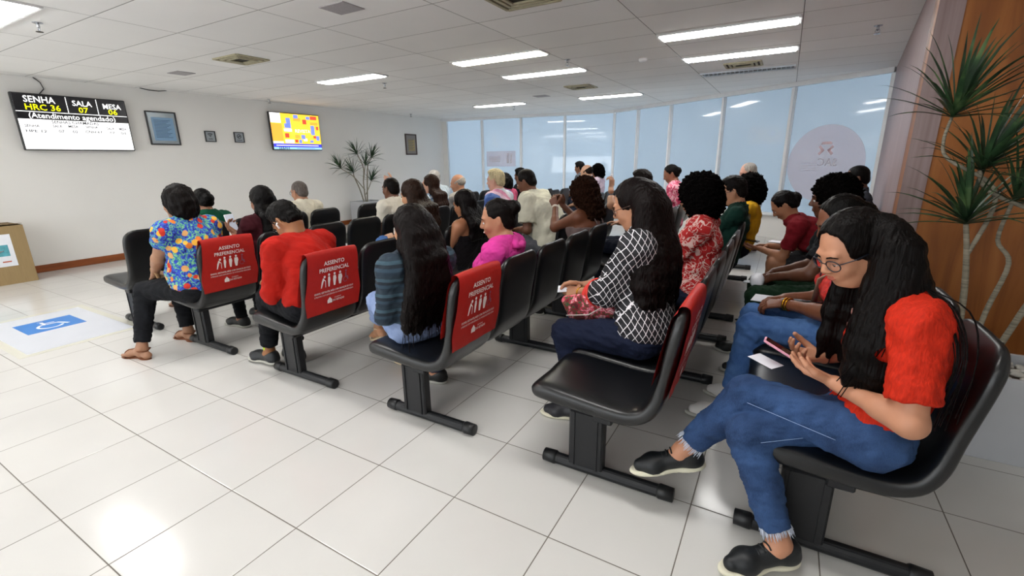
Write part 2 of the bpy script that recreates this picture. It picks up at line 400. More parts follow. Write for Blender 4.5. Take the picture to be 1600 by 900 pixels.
    for sd, tg, hd, ee in ((1, hand_l, hl, el_l), (-1, hand_r, hr, el_r)):
        a = SH[sd]; T = V3(*tg) if tg else KN[sd]*.55+HJ[sd]*.45+Z3*.105*s*fatl-L*sd*.03
        e, wv = ik(a, T, ua, fa, V3(*ee) if ee else -Z3*1.+L*sd*.55-F*.5); EL[sd] = e; WR[sd] = wv
        arms += [cone(a, e, .050*s*(.6+.4*ff), .038*s, .03), cone(e, wv, .038*s, .0255*s, .02), cone(e, e+(wv-e)*.35, .040*s, .037*s, .02)]
        q = hd or {}
        hd_d = V3(*q['d']) if 'd' in q else norm(wv-e)+F*.2-L*sd*.25; hn = V3(*q['n']) if 'n' in q else -Z3-L*sd*.3
        hands.append((sd, wv, hand(wv, hd_d, hn, sd, s*1.0, q.get('curl', curl), q.get('spread', .06), q.get('thumb', .6)), e))
    # ---- body mesh
    foot = []
    for sd in (1, -1):
        a = AN[sd]; t = TO[sd]; l2 = norm(np.cross(Z3, t)) if abs(t[2]) < .95 else L
        foot += [cone(a, a-Z3*.045*s+t*.02, .032*s, .030*s, .03)]
        up = norm(np.cross(t, l2)); hb = a-up*.052*s-t*.03*s; ball = hb+t*.15*s
        foot += [cone(hb, hb-t*.01, .030*s, .028*s, .02), cone(a-up*.025*s+t*.03*s, ball, .030*s, .026*s, .03), cone(ball-l2*.018*s, ball+l2*.018*s, .022*s, .022*s, .02)]
        if footwear != 'shoe':
            for i, (o_, ln) in enumerate(((-.032, .045), (-.014, .05), (.002, .048), (.017, .043), (.031, .036))):
                o2 = o_*-sd; foot.append(cone(ball+l2*o2*s, ball+l2*o2*s*1.05+t*ln*s-up*.006, (.013 if i == 0 else .0095)*s, (.012 if i == 0 else .0085)*s, .005))
    lo_neck = N[2]+.01
    full = torso+trap+neck+legs+arms+foot
    parts = [sdf_mesh(full+[plane(Z3, lo_neck+.005)], res)]
    hres = (.0042 if near else .0065 if res < .0105 else .008)
    parts.append(sdf_mesh(neck+trap[:0]+head_prims(Hc, Rh, s, near, male)+[], hres, lo=Hc-.19, hi=Hc+.19) if False else sdf_mesh(trap+neck+head_prims(Hc, Rh, s, near, male)+[plane(-Z3, -(lo_neck-.012))], hres))
    for sd, wv, hp_, e in hands:
        fr = .0032 if near else .0045 if res < .0105 else .006
        parts.append(sdf_mesh([cone(e+(wv-e)*.8, wv, .029*s, .0255*s, .01)]+hp_, fr))
    V, Q = cat(parts)
    T = thing('person', label, 'person', tuple(root))
    mk = lambda name, V, Q, m, sm=True: raw_obj(name, V-root, None, m, T, sm, quads=Q)
    mk('body', V, Q, skin(skin_c))
    # ---- shirt
    hemz = pel[2]+hem
    if shirt is not None or shirt_m is not None:
        sp_ = [x for x in torso]+trap[:]
        for sd in (1, -1):
            a, e, wv = SH[sd], EL[sd], WR[sd]; ra = .054*s*(.6+.4*ff)+loose
            sp_.append(cone(a-Ls*sd*.01, a+Ls*sd*.005, .056*s, .056*s, .03))
            if 0 < sleeve <= 1: sp_.append(cone(a, a+(e-a)*sleeve, ra, ra-.010*sleeve+loose*.3, .03, 'b'))
            elif sleeve > 1:
                b = e+(wv-e)*(sleeve-1); sp_ += [cone(a, e, ra, .043*s+loose, .03), cone(e, b, .042*s+loose, (.042-.014*(sleeve-1))*s+loose, .02, 'b')]
        sp_ += [plane(-Z3, -hemz), sub(el(N+Z3*.045*s+F*.02, V3(neck_cut*s, neck_cut*s, .06*s), None), .008)]
        if strappy: sp_.append(plane(Z3, sp(.70)[2]))
        sv, sq = sdf_mesh(sp_, max(.006, res*.85), t=.0125+loose*.3)
        sv = displace(sv, sq, .0042, 7, (1, 1, .7), seed); sv = displace(sv, sq, .0016, 19, (1, 1, .8), seed+3)
        mk('shirt', sv, sq, shirt_m or fabric('cloth_'+shirt, shirt))
        if strappy:
            m_ = MB()
            for sd in (1, -1):
                bk_ = sp(.68)+bulge*.118*s*(.6+.4*ff)+Ls*sd*.055; tp_ = shc+Ls*sd*.085*s+Z3*.055*s; ft_ = sp(.68)-bulge*.125*s+Ls*sd*.07
                m_.tube(cr([bk_-Z3*.02, bk_+Z3*.05+bulge*.004, tp_+bulge*.02, tp_-bulge*.03, ft_], 4), .006, 6)
            o = m_.build('straps', shirt_m or fabric('cloth_'+shirt, shirt), None, True); o.data.transform(Matrix.Translation(Vector(-root))); o.parent = T
        if collar:
            m_ = MB(); Cn = N+Z3*.014*s-F*.004
            for sd in (1, -1):
                pts = [Cn-F*.062*s+L*sd*.004, Cn-F*.04*s+L*sd*.05*s+Z3*.0, Cn+L*sd*.062*s-Z3*.004, Cn+F*.045*s+L*sd*.048*s-Z3*.018, Cn+F*.085*s+L*sd*.018*s-Z3*.045]
                m_.tube(pts, .018*s, 8, True, .45)
            o = m_.build('collar', fabric('cloth_'+collar, collar), None, True)
            o.data.transform(Matrix.Translation(Vector(-root))); o.parent = T
    # ---- trousers
    tp = [torso[0], plane(Z3, pel[2]+min(.095*s, max(hem, -.05)+.038))]
    for sd in (1, -1):
        h, k, a, cb = leg_p(sd); e_ = k+(a-k)*pant_len if pant_len > .05 else None
        if pant_len <= 0.05:     # shorts
            tp += [cone(h, h+(k-h)*.8, .09*s*fatl+loose, .074*s+loose, .05, 'b')]
        else: tp += [cone(h, k, .085*s*fatl, .057*s, .05 if sd > 0 or not near else .014), cone(k, e_, .054*s+loose*.5, (.054-.018*pant_len)*s+loose, .03 if sd > 0 or not near else .012, 'b'), cone(k+(a-k)*.18+cb*.015*s, k+(a-k)*.5+cb*.012*s, .043*s, .038*s, .03)]
    tv, tq = sdf_mesh(tp, max(.006, res*.85), t=.011); tv = displace(tv, tq, .0032, 8, (1, 1, 1), seed+5); tv = displace(tv, tq, .0014, 22, (1, 1, 1), seed+8)
    mk('trousers', tv, tq, pants_m or fabric('cloth_'+pants, pants, .15))
    # ---- shoes
    for sd in (1, -1):
        a = AN[sd]; t = TO[sd]; l2 = norm(np.cross(Z3, t)) if abs(t[2]) < .95 else L; up = norm(np.cross(t, l2)); hb = a-up*.052*s-t*.035*s; ball = hb+t*.165*s; tip = hb+t*.215*s
        if footwear == 'shoe':
            P = [cone(hb+up*.008, hb+up*.03*s, .040*s, .036*s, .02), cone(a-up*.03*s, ball, .040*s, .033*s, .03), cone(ball, tip, .036*s, .026*s, .03), cone(ball-l2*.016*s, ball+l2*.016*s, .030*s, .030*s, .03),
                 sub(el(a+up*.028*s-t*.004, V3(.042, .034, .04)*s, frame(t, up), .01), .006), plane(-up, -(up@(hb-up*.018*s)))]
            v_, q_ = sdf_mesh(P, max(.005, res*.6), t=.002)
            so = mk('shoe', v_, q_, mat('shoe_'+shoes, shoes, .45, .4, noise=(60, 60, 60), bump=(.15, .003)))
            R_ = frame(t, up); Ps = [el(hb+t*.02-up*.022*s, V3(.064, .041, .022)*s, R_, .02), el(ball+t*.007-up*.021*s, V3(.092, .048, .022)*s, R_, .02), cone(hb-up*.022*s, ball-up*.022*s, .030*s, .030*s, .02), plane(up, up@(hb-up*.012*s)), plane(-up, -(up@(hb-up*.031*s)))]
            v_, q_ = sdf_mesh(Ps, max(.005, res*.6)); o = mk('sole', v_, q_, mat('sole_'+('cream' if near else 'pale'), 'd8d3bd' if near else 'b9b7ae', .6, .3)); o.parent = so
            if near:
                m_ = MB()
                for i in range(5):
                    c_ = a-up*(-.002+.0085*i)*s+t*(.050+.019*i)*s
                    m_.tube([c_-l2*.021, c_+up*.006+l2*0-l2*.007, c_+up*.007+l2*.007, c_+l2*.021], .0032, 6)
                o = m_.build('laces', mat('lace_dark', '16181a', .8), None, True); o.data.transform(Matrix.Translation(Vector(-root))); o.parent = so
        else:
            P = [el(hb+t*.02-up*.036*s, V3(.055, .036, .010)*s, frame(t, up), .02), el(ball+t*.01-up*.034*s, V3(.080, .044, .010)*s, frame(t, up), .02), cone(hb-up*.036*s, ball-up*.034*s, .012, .012, .02)]
            if footwear == 'heel': P.append(cone(hb-up*.036*s, hb-up*.085*s-t*.004, .030*s, .026*s, .01, 'b'))
            v_, q_ = sdf_mesh(P, .006); so = mk('sandal', v_, q_, mat('sandal_'+shoes, shoes, .55, .3))
            m_ = MB(); c_ = ball-t*.01*s
            arc = lambda c, w_, h_: [c+l2*w_*math.cos(x)+up*h_*math.sin(x)-up*.008 for x in np.linspace(0, PI, 12)]
            m_.tube(arc(ball+t*.012*s-up*.02*s, .040*s, .052*s), .006, 6, True, .8)
            m_.tube([a-t*.03*s+l2*.0+V3(0, 0, .0)-up*.02*s-t*.012*s]+[a-up*.01*s+t*(.045*math.sin(x)-.02)*s+l2*.043*math.cos(x)*s for x in np.linspace(-.1, PI+.1, 10)]+[a-t*.042*s-up*.02*s], .005, 6)
            m_.tube([a+t*.03*s-up*.01*s, (a+ball)/2+up*.018*s, ball+t*.01+up*.028*s], .005, 6)
            o = m_.build('strap', mat('sandal_'+shoes, shoes, .55, .3), None, True); o.data.transform(Matrix.Translation(Vector(-root))); o.parent = so
    # ---- hair
    g = lambda x, y, z: Hc+Rh@(V3(x, y, z)*s); E = lambda c, r, k=.03: el(g(*c), V3(*r)*s, Rh, k)
    hm = hairm(hair_c, hair in ('curly', 'afro', 'wavy')); hres2 = .005 if near else .0075 if res < .0105 else .009
    rp = lambda n, c: plane(-(Rh@norm(n)), -((Rh@norm(n))@(Hc)+c*s/np.linalg.norm(n)))   # keep n.(p-C) > c
    ear = sub(E((.06, 0, -.16), (.16, .2, .138)), .008); face = sub(E((.132, 0, .0), (.108, .082, .118)), .010); HP = None; amp = (.0016, 26, (1, 1, .35)) if near else (.002, 24, (1, 1, .4))
    if hair == 'short': HP = [E((-.016, 0, .037), (.100, .080, .091)), E((.02, 0, .095), (.060, .055, .030), .04), E((-.05, 0, -.03), (.058, .066, .05), .03), face, ear]; amp = (.0028, 30, (1, 1, 1))
    elif hair == 'buzz': HP = [E((-.014, 0, .035), (.0965, .0775, .090)), E((-.05, 0, -.03), (.055, .063, .048), .03), face, ear]; amp = (.0006, 40, (1, 1, 1))
    elif hair == 'bald': HP = [E((-.018, 0, .030), (.096, .080, .085)), face, rp(V3(-.62, 0, 1), -.012), plane(Rh@V3(.45, 0, 1)/1.097, (Rh@V3(.45, 0, 1)/1.097)@Hc+.035*s)]; amp = (.002, 30, (1, 1, 1))
    elif hair == 'thin': HP = [E((-.018, 0, .034), (.0965, .0785, .0885)), E((-.05, 0, -.03), (.056, .064, .048), .03), face, ear]; amp = (.001, 40, (1, 1, 1))
    elif hair in ('bun', 'tied', 'pony'):
        HP = [E((-.016, 0, .036), (.0975, .0785, .0905)), E((-.05, 0, -.03), (.058, .066, .055), .03), face, ear]
        if hair == 'bun': HP += [E((-.112, 0, .05), (.045, .05, .045), .02)]
        if hair == 'tied': HP += [E((-.11, 0, .0), (.035, .05, .045), .02)]
        if hair == 'pony':
            HP += [cone(g(-.095, 0, .03), g(-.15, 0, -.02), .028*s, .035*s, .02), cone(g(-.15, 0, -.02), g(-.15, 0, -.12), .035*s, .02*s, .02)]
    elif hair == 'bob': HP = [E((-.026, 0, .030), (.108, .094, .102)), E((-.05, 0, -.045), (.085, .092, .095), .05), face, sub(E((.06, 0, -.10), (.10, .062, .10)), .01)]; amp = (.005, 13, (1, 1, .4))
    elif hair in ('curly', 'afro'):
        k_ = 1. if hair == 'curly' else 1.12
        HP = [E((-.03, 0, .038), (.122*k_, .118*k_, .112*k_)), E((-.05, 0, -.05), (.105*k_, .125*k_, .11*k_), .05), sub(E((.14, 0, -.035), (.095, .070, .105)), .01)]; amp = (.009, 17, (1, 1, 1))
        if hair_len > 1: HP += [cone(g(-.07, .05, -.08), g(-.09, .08, -.20), .07*s, .05*s, .04), cone(g(-.07, -.05, -.08), g(-.09, -.08, -.20), .07*s, .05*s, .04), E((-.09, 0, -.15), (.06, .10, .10), .04)]
    elif hair == 'cap': HP = [E((-.018, 0, .036), (.104, .086, .096)), E((-.05, 0, -.04), (.07, .075, .07), .04), face, ear]
    elif hair in ('long', 'wavy'):
        HP = [E((-.018, 0, .036), (.104, .086, .096))]
        nape = g(-.075, 0, -.06); back = lambda t, y: sp(t)+bulge*(.125*s*(.7+.3*ff))+L*y*s
        for y in (-.075, -.04, 0, .04, .075):
            pts = [g(-.045-.03*(1-abs(y)/.075), y*.9, .0), g(-.06, y*1.1, -.08), back(.98, y*1.15)-bulge*.02+Z3*.03, back(.8, y*1.25), back(max(.25, 1-hair_len), y*1.2)]
            HP += chain(pts, [.036*s, .036*s, .032*s, .028*s, .012*s], .03)
        HP += [face, sub(E((.07, 0, -.10), (.10, .060, .085)), .01)]
        if hair == 'wavy': amp = (.006, 12, (1, 1, .6))
    if HP and hair not in ('curly', 'afro'):
        HP.append(sub(E((.108, 0, -.045), (.078, .13, .085)), .012))
        if hair != 'bald': HP.append(sub(E((.118, 0, .046), (.088, .080, .062)), .012))
    if locks:
        for pts, rr in locks: HP += chain(cr([V3(*q) for q in pts], 2), np.interp(np.linspace(0, 1, 2*len(rr)-1), np.linspace(0, 1, len(rr)), rr), .032)
    if HP:
        hv, hq = sdf_mesh(HP, hres2); hv = displace(hv, hq, amp[0], amp[1], amp[2], seed)
        if hair in ('curly', 'afro'): hv = displace(hv, hq, .004, 38, (1, 1, 1), seed+2)
        hob = mk('hair', hv, hq, hm)
        if tubes:
            m_ = MB()
            for pts, r_ in tubes: m_.tube(cr(pts, 4), r_, 4)
            o = m_.build('loose_strands', hm, None, True); o.data.transform(Matrix.Translation(Vector(-root))); o.parent = hob
    # ---- face details
    loc = lambda v: v-root
    brow = MB(); eyes = MB(); iris = MB(); lips = MB()
    for y in (1, -1):
        brow.tube([loc(g(.0925, .013*y, .022)), loc(g(.0915, .030*y, .0275)), loc(g(.081, .048*y, .022))], [.0028*s, .0032*s, .0015*s], 6)
        c_ = loc(g(.0755, .031*y, .001)); n_ = 10
        pts = [[c_+Rh@(V3(.0150*math.cos(a_)*math.cos(b_), .0150*math.cos(a_)*math.sin(b_), .0115*math.sin(a_)))*s for b_ in np.linspace(-1.2, 1.2, n_)] for a_ in np.linspace(-.62, .35 if hpitch < 25 else -.1, 6)]
        eyes.add([p for r_ in pts for p in r_], [(i*n_+j, i*n_+j+1, (i+1)*n_+j+1, (i+1)*n_+j) for i in range(5) for j in range(n_-1)])
        ic = c_+Rh@V3(.0142, 0, -.003 if hpitch > 20 else 0)*s
        iris.add([ic]+[ic+Rh@V3(-.0006, .0058*math.cos(a_), .0058*math.sin(a_))*s for a_ in np.linspace(0, 2*PI, 13)[:-1]], [(0, i+1, (i+1) % 12+1) for i in range(12)])
    for zc, rr in ((-.0525, .0042), (-.0605, .0050)):
        lips.tube([loc(g(.0835, .023, -.0575)), loc(g(.0920, .010, zc)), loc(g(.0935, 0, zc-.0005)), loc(g(.0920, -.010, zc)), loc(g(.0835, -.023, -.0575))], [.0015*s, rr*s, rr*s, rr*s, .0015*s], 8)
    if near or res < .0105:
        brow.build('eyebrows', hm, T, True); eyes.build('eyes', mat('eye_white', 'e6e2dc', .2, .6), T, True); iris.build('irises', mat('eye_dark', '1c120c', .15, .7), T, True)
        lips.build('lips', mat('lip_'+skin_c, tuple(a*b for a, b in zip(lin(skin_c)[:3], (.85, .48, .50))), .4, .5), T, True)
    if glasses:
        m_ = MB()
        for y in (1, -1):
            c_ = g(.098, .033*y, -.002); m_.tube([loc(c_+Rh@(V3(-.008*abs(math.cos(a_))*(1 if math.cos(a_)*y > 0 else 0), .025*math.cos(a_), .020*math.sin(a_)))*s) for a_ in np.linspace(0, 2*PI, 25)[:-1]], .0019*s, 6, close=True)
            m_.tube([loc(g(.090, .058*y, .006)), loc(g(.05, .078*y, .006)), loc(g(-.02, .083*y, .004)), loc(g(-.035, .080*y, -.018))], .0018*s, 6)
        m_.tube([loc(g(.098, .009, .002)), loc(g(.102, 0, .006)), loc(g(.098, -.009, .002))], .0016*s, 6)
        go = m_.build('glasses', mat('glasses_'+glasses, glasses, .3, .5), T, True)
    if extras: extras(T, dict(g=g, sp=sp, N=N, SH=SH, EL=EL, WR=WR, AN=AN, KN=KN, HJ=HJ, F=F, L=L, pel=pel, Rh=Rh, root=root, RT=RT, bulge=bulge, s=s, Hc=Hc, sv=(sv if shirt or shirt_m else None), tv=tv))
    return T
# ================================================================== the room
HC = 2.6
def quadwall(name, a, b, z0, z1, m, th=.12, side=1, kind='structure', parent=None):
    """vertical slab from a to b (xy); thickness goes to the left of a->b times side"""
    a = V3(*a, 0); b = V3(*b, 0); n = norm(V3(-(b-a)[1], (b-a)[0], 0))*side*th
    P = [a, b, b+n, a+n]; v = [p+Z3*z0 for p in P]+[p+Z3*z1 for p in P]
    f = [(3, 2, 1, 0), (4, 5, 6, 7), (0, 1, 5, 4), (1, 2, 6, 5), (2, 3, 7, 6), (3, 0, 4, 7)]
    if side < 0: f = [x[::-1] for x in f]
    return tag(raw_obj(name, v, f, m, parent, False), kind=kind)
# floor tiles 0.46 m
def tile_mat(name, tx, ty, ox, oy, gw, base, var, grout, rough, bumpd, coat=0, dirt=.0):
    t = NT(name); o = t.obj(); sx = t.n('SeparateXYZ'); t.l(o, sx.inputs[0]); ds = []; ids = []
    for i, (T_, off) in enumerate(((tx, ox), (ty, oy))):
        u = t.math('DIVIDE', t.math('SUBTRACT', sx.outputs[i], off), T_)
        fr = t.math('FRACT', u); d = t.math('MINIMUM', fr, t.math('SUBTRACT', 1, fr)); ds.append(t.math('MULTIPLY', d, T_)); ids.append(t.math('FLOOR', u))
    d = t.math('MINIMUM', ds[0], ds[1]); g = t.math('LESS_THAN', d, gw/2)
    cb = t.n('CombineXYZ'); t.l(ids[0], cb.inputs[0]); t.l(ids[1], cb.inputs[1]); wn = t.n('TexWhiteNoise'); t.l(cb.outputs[0], wn.inputs[0])
    c = lin(base)[:3]; col = t.ramp(wn.outputs[0], [(0, tuple(x*(1-var) for x in c)), (1, tuple(min(1, x*(1+var)) for x in c))])
    nz_ = t.n('TexNoise', i_Scale=1.3, i_Detail=3.0); t.l(o, nz_.inputs['Vector'])
    col = t.mix(t.ramp(nz_.outputs[0], [(.35, (0, 0, 0)), (.75, (dirt, dirt, dirt))]), col, tuple(x*.80 for x in c))
    t.l(t.mix(g, col, grout), t.b.inputs['Base Color'])
    t.l(t.math('ADD', t.math('MULTIPLY', g, .4), rough), t.b.inputs['Roughness'])
    bm = t.math('MINIMUM', t.math('DIVIDE', d, gw), 1); t.bump(bm, .5, bumpd); t.b.inputs['Coat Weight'].default_value = coat
    return t.m
FLOORM = tile_mat('glossy_floor_tiles', .46, .46, 0, 0, .0045, 'd9d7d3', .02, '6e675f', .16, .0015, dirt=.35)
CEILM = tile_mat('mineral_ceiling_tiles', 1.2374, .6187, -.2056, 1.029, .007, 'f7f6f4', .03, '8f8b88', .9, .004, dirt=.2)
XL = -4.16
m_ = MB(); m_.box((2.3, 3.5, -.05), (13.2, 17.4, .1)); tag(m_.build('floor', FLOORM), kind='structure')
m_ = MB(); m_.box((2.3, 3.9, HC+.05), (13.2, 18.2, .1)); tag(m_.build('ceiling', CEILM), kind='structure')
WALLM = mat('plaster_offwhite', 'ebe9e5', .6, .35, noise=(1.2, 1.2, 1.2), var=.015)
quadwall('wall_left', (XL, -5), (XL, 10.5), 0, HC, WALLM, side=1)
quadwall('wall_back', (8.6, -5), (XL, -5), 0, HC, WALLM, side=1)
WOOD = NT('varnished_wood_panel')
nz_ = WOOD.n('TexNoise', i_Scale=1.0, i_Detail=6.0, i_Distortion=1.2); WOOD.l(WOOD.obj((9, 9, .9)), nz_.inputs['Vector'])
WOOD.l(WOOD.ramp(nz_.outputs[0], [(.25, '733d15'), (.5, '9b5c26'), (.8, 'b07036')]), WOOD.b.inputs['Base Color']); WOOD.b.inputs['Roughness'].default_value = .45
PINK = NT('grey_pink_laminate')
nz_ = PINK.n('TexNoise', i_Scale=1.0, i_Detail=4.0); PINK.l(PINK.obj((30, 30, .8)), nz_.inputs['Vector'])
PINK.l(PINK.ramp(nz_.outputs[0], [(.3, '846d6b'), (.7, '9f8a88')]), PINK.b.inputs['Base Color']); PINK.b.inputs['Roughness'].default_value = .42
quadwall('wall_right', (5.93, 7.82), (5.435, 3.0), 0, HC, PINK.m, side=1)
quadwall('wall_wood', (5.435, 3.0), (8.6, 3.0), 0, HC, WOOD.m, side=1)
quadwall('wall_far_right', (8.6, 3.0), (8.6, -5), 0, HC, WALLM, side=1)
SKIRT = mat('brown_wood_skirting', '8a4a22', .4, .4, noise=(3, 3, 60), var=.15)
m_ = MB(); m_.box((XL+.011, 2.75, .05), (.022, 15.4, .10), bev=.004); tag(m_.build('baseboard_left', SKIRT), kind='structure')
# window walls
WA0, WA1, WB1 = (XL, 10.5), (.85, 11.15), (5.93, 7.82)
ALU = mat('white_aluminium', 'eceef0', .35, .5, noise=(5, 5, 5), var=.03)
def panem():
    t = NT('frosted_film_glass'); b = t.b; b.inputs['Base Color'].default_value = lin('9fb0c0'); b.inputs['Roughness'].default_value = .22
    nn = t.n('TexNoise', i_Scale=.6, i_Detail=2.0); t.l(t.obj(), nn.inputs['Vector']); c = t.ramp(nn.outputs[0], [(.3, '9aa4ac'), (.7, 'a9b3bb')]); t.l(c, b.inputs['Base Color'])
    tr = t.n('BsdfTranslucent'); tr.inputs[0].default_value = lin('bcc8d2'); gl = t.n('BsdfGlossy'); gl.inputs['Roughness'].default_value = .04; gl.inputs[0].default_value = (.9, .9, .9, 1)
    mx = t.n('MixShader'); mx.inputs[0].default_value = .62; t.l(b.outputs[0], mx.inputs[1]); t.l(tr.outputs[0], mx.inputs[2])
    fr = t.n('Fresnel'); fr.inputs[0].default_value = 1.5; m2 = t.n('MixShader'); t.l(fr.outputs[0], m2.inputs[0]); t.l(mx.outputs[0], m2.inputs[1]); t.l(gl.outputs[0], m2.inputs[2]); t.l(m2.outputs[0], t.out.inputs[0]); return t.m
PANE = panem(); SILL = .435
wn = 1
def wrun(a, b, posts, sidx):
    global wn
    A = V3(*a, 0); B = V3(*b, 0); d = norm(B-A); n = V3(-d[1], d[0], 0); Ln = np.linalg.norm(B-A)
    R = np.stack([d, n, Z3], 1)
    quadwall('wall_window_%s' % sidx, a, b, 0, SILL-.03, WALLM, th=.12, side=1)
    m_ = MB(); m_.box(A+d*Ln/2+Z3*(HC-.035), (Ln, .10, .07), R, .004); tag(m_.build('trim_%d' % (wn*2-1), ALU), kind='structure')
    m_ = MB(); m_.box(A+d*Ln/2+Z3*(SILL-.005)-n*.02, (Ln, .14, .05), R, .006); tag(m_.build('trim_%d' % (wn*2), ALU), kind='structure')
    ps = [0]+posts+[Ln]
    if posts[0] < .2: quadwall('wall_corner', a, tuple((A+d*posts[0])[:2]), SILL-.03, HC, WALLM, th=.12, side=1); ps = ps[1:]
    for p0, p1 in zip(ps[:-1], ps[1:]):
        if p1-p0 < .2: continue
        m_ = MB(); m_.box(A+d*(p0+p1)/2+Z3*(SILL+HC-.05)/2+n*.02, (p1-p0, .012, HC-.07-SILL), R); o = tag(m_.build('window_%d' % wn, PANE), kind='structure')
        m_ = MB()
        m_.box(A+d*p1+Z3*(SILL+HC-.07)/2-n*0, (.055, .09, HC-.09-SILL), R, .005)
        m_.box(A+d*(p0+.03)+Z3*(SILL+HC-.07)/2+n*.01, (.012, .04, HC-.09-SILL), R, .002)
        f_ = m_.build('window_frame', ALU, o); wn += 1
    return A, d, n, R
da = lambda x: math.hypot(x-WA0[0], (x-WA0[0])*.65/5.01)
fa_ = wrun(WA0, WA1, [da(-4.01), da(-2.857), da(-1.679), da(-.441)], 'left')
db = lambda x: (x-.85)/5.08*math.hypot(5.08, 3.33)
fb_ = wrun(WA1, WB1, [db(1.59), db(2.46), db(3.59), db(4.74)], 'right')
# slab added outside, out of view, to darken the tops of the panes
m_ = MB(); m_.box((1, 13.2, 2.9), (14, 2.6, .25)); tag(m_.build('trim_40', mat('concrete', '8b8b88', .9, .2)), kind='structure')
# unseen panes added behind the fill light on the rear wall, no window known
for k in range(5):
    m_ = MB(); m_.box((-2.4+2.3*k, -4.985, 1.45), (2.2, .02, 1.9)); tag(m_.build('window_%d' % (20+k), PANE), kind='structure')
# stickers on the glass
A, d, n, R = fb_
STK = NT('pale_sticker'); STK.b.inputs['Base Color'].default_value = lin('efe6ea'); STK.b.inputs['Roughness'].default_value = .35
_t = STK.n('BsdfTransparent'); _t.inputs[0].default_value = (.97, .93, .95, 1); _m = STK.n('MixShader'); _m.inputs[0].default_value = .72; STK.l(STK.b.outputs[0], _m.inputs[1]); STK.l(_t.outputs[0], _m.inputs[2]); STK.l(_m.outputs[0], STK.out.inputs[0])
def onB(A, d, n, cx, cz, off=.0): c = A+d*cx+Z3*cz-n*off; return lambda x, y, z=0: c+d*x+Z3*y-n*z
cB = onB(A, d, n, db(5.28), 1.30, -.012)
m_ = MB(); m_.prism([(.60*math.cos(a), .60*math.sin(a)) for a in np.linspace(0, 2*PI, 65)[:-1]], cB, .003)
st = tag(m_.build('round_sticker', STK.m), 'large pale round sticker on the right window pane with reversed grey lettering', 'sticker')
GREYF = mat('faint_grey', 'cdc8d2', .6); PNKF = mat('faint_pink', 'dcc2c8', .6)
m_ = MB(); text_into(m_, 'SAC', .17, lambda x, y: cB(-x+.05, y+.02, .0045), bold=True)
for i in range(4): m_.prism([(-.36, .06-.04*i-.05), (-.10, .06-.04*i-.05), (-.10, .065-.04*i-.05), (-.36, .065-.04*i-.05)], lambda x, y, z: cB(x, y, .0035+z), .001)
m_.build('lettering', GREYF, st)
m_ = MB()
for sx in (-1, 1):
    m_.prism([(sx*.02, .15), (sx*.09, .23), (sx*.12, .20), (sx*.05, .12)], lambda x, y, z: cB(x, y+.06, .0035+z), .001); m_.prism([(sx*.02, .15), (sx*.09, .07), (sx*.12, .10), (sx*.05, .18)], lambda x, y, z: cB(x, y+.06, .0035+z), .001)
m_.prism([(-.09, .30), (.09, .30), (.07, .34), (-.07, .34)], lambda x, y, z: cB(x, y, .0035+z), .001)
m_.build('emblem', PNKF, st)
A, d, n, R = fa_
cA = onB(A, d, n, da(-2.3), 1.46, -.012)
m_ = MB(); m_.prism([(-.45, -.21), (.45, -.21), (.45, .21), (-.45, .21)], cA, .003); st = tag(m_.build('window_poster', STK.m), 'pale rectangular notice stuck on the glass of the far window', 'poster')
m_ = MB()
for i in range(5): m_.prism([(-.36, .06-.035*i), (-.02, .06-.035*i), (-.02, .08-.035*i), (-.36, .08-.035*i)], lambda x, y, z: cA(x, y, .0035+z), .001)
for x0 in (.18, .28): m_.prism([(x0, -.12), (x0+.06, -.12), (x0+.06, .15), (x0, .15)], lambda x, y, z: cA(x, y, .0035+z), .001)
m_.build('print', GREYF, st)

# ------------------------------------------------------------------ ceiling fixtures
TUBE = mat('fluorescent_white', 'ffffff', .5, emit=((1, .985, .96), LAMP)); TUBEW = mat('fluorescent_warm', 'fff6df', .5, emit=((1, .93, .72), LAMP)); HOUS = mat('fixture_white', 'dcdcdc', .4, .4)
REFL = mat('aluminium_reflector', 'c8ccd2', .3, .5, metal=.9)
LAB = {(-.83, .6): 'lit fluorescent troffer cut by the top left corner of the ceiling', (-.83, 4.2): 'white fluorescent troffer nearest above the wall television screens', (1.67, 4.2): 'warm-white fluorescent troffer in the middle of the ceiling',
       (1.67, 5.4): 'white fluorescent troffer right behind the warm-white one', (4.12, 4.32): 'longest brightest fluorescent troffer on the right of the ceiling', (4.12, 5.6): 'louvred bright fluorescent troffer behind the brightest one',
       (1.65, 8.35): 'far fluorescent troffer before the corner of the window walls', (-.83, 8.3): 'small far fluorescent troffer above the window with the notice'}
LAMPS = list(LAB)+[(4.12, .6), (1.67, .6), (4.12, -3.1), (1.67, -3.1), (-.83, -3.1), (-2.9, -1.5)]  # positions after LAB are unseen troffers added to brighten the room
for i, (x, y) in enumerate(LAMPS):
    T = thing('ceiling_light', LAB.get((x, y), 'added fluorescent troffer outside the view, for room light'), 'ceiling light', (x, y, HC), 0, 'fluorescent ceiling lights')
    m_ = MB()
    for yy in (-.125, .125): m_.box((0, yy, -.006), (1.22, .03, .02), bev=.003)
    for xx in (-.605, .605): m_.box((xx, 0, -.006), (.03, .22, .02), bev=.003)
    m_.build('housing', HOUS, T)
    m_ = MB(); m_.box((0, 0, -.012), (1.18, .215, .024), bev=.004); m_.build('diffuser', TUBEW if (x, y) == (1.67, 4.2) else TUBE, T)
    if (x, y) == (4.12, 5.6):
        m_ = MB()
        for k in range(22): m_.box((-.56+.0535*k, 0, -.033), (.004, .20, .016))
        m_.build('louvre', REFL, T)
T = thing('ceiling_light', 'unlit troffer with bare louvre beside the stained air vent', 'ceiling light', (4.12, 6.88, HC), 0, 'fluorescent ceiling lights')
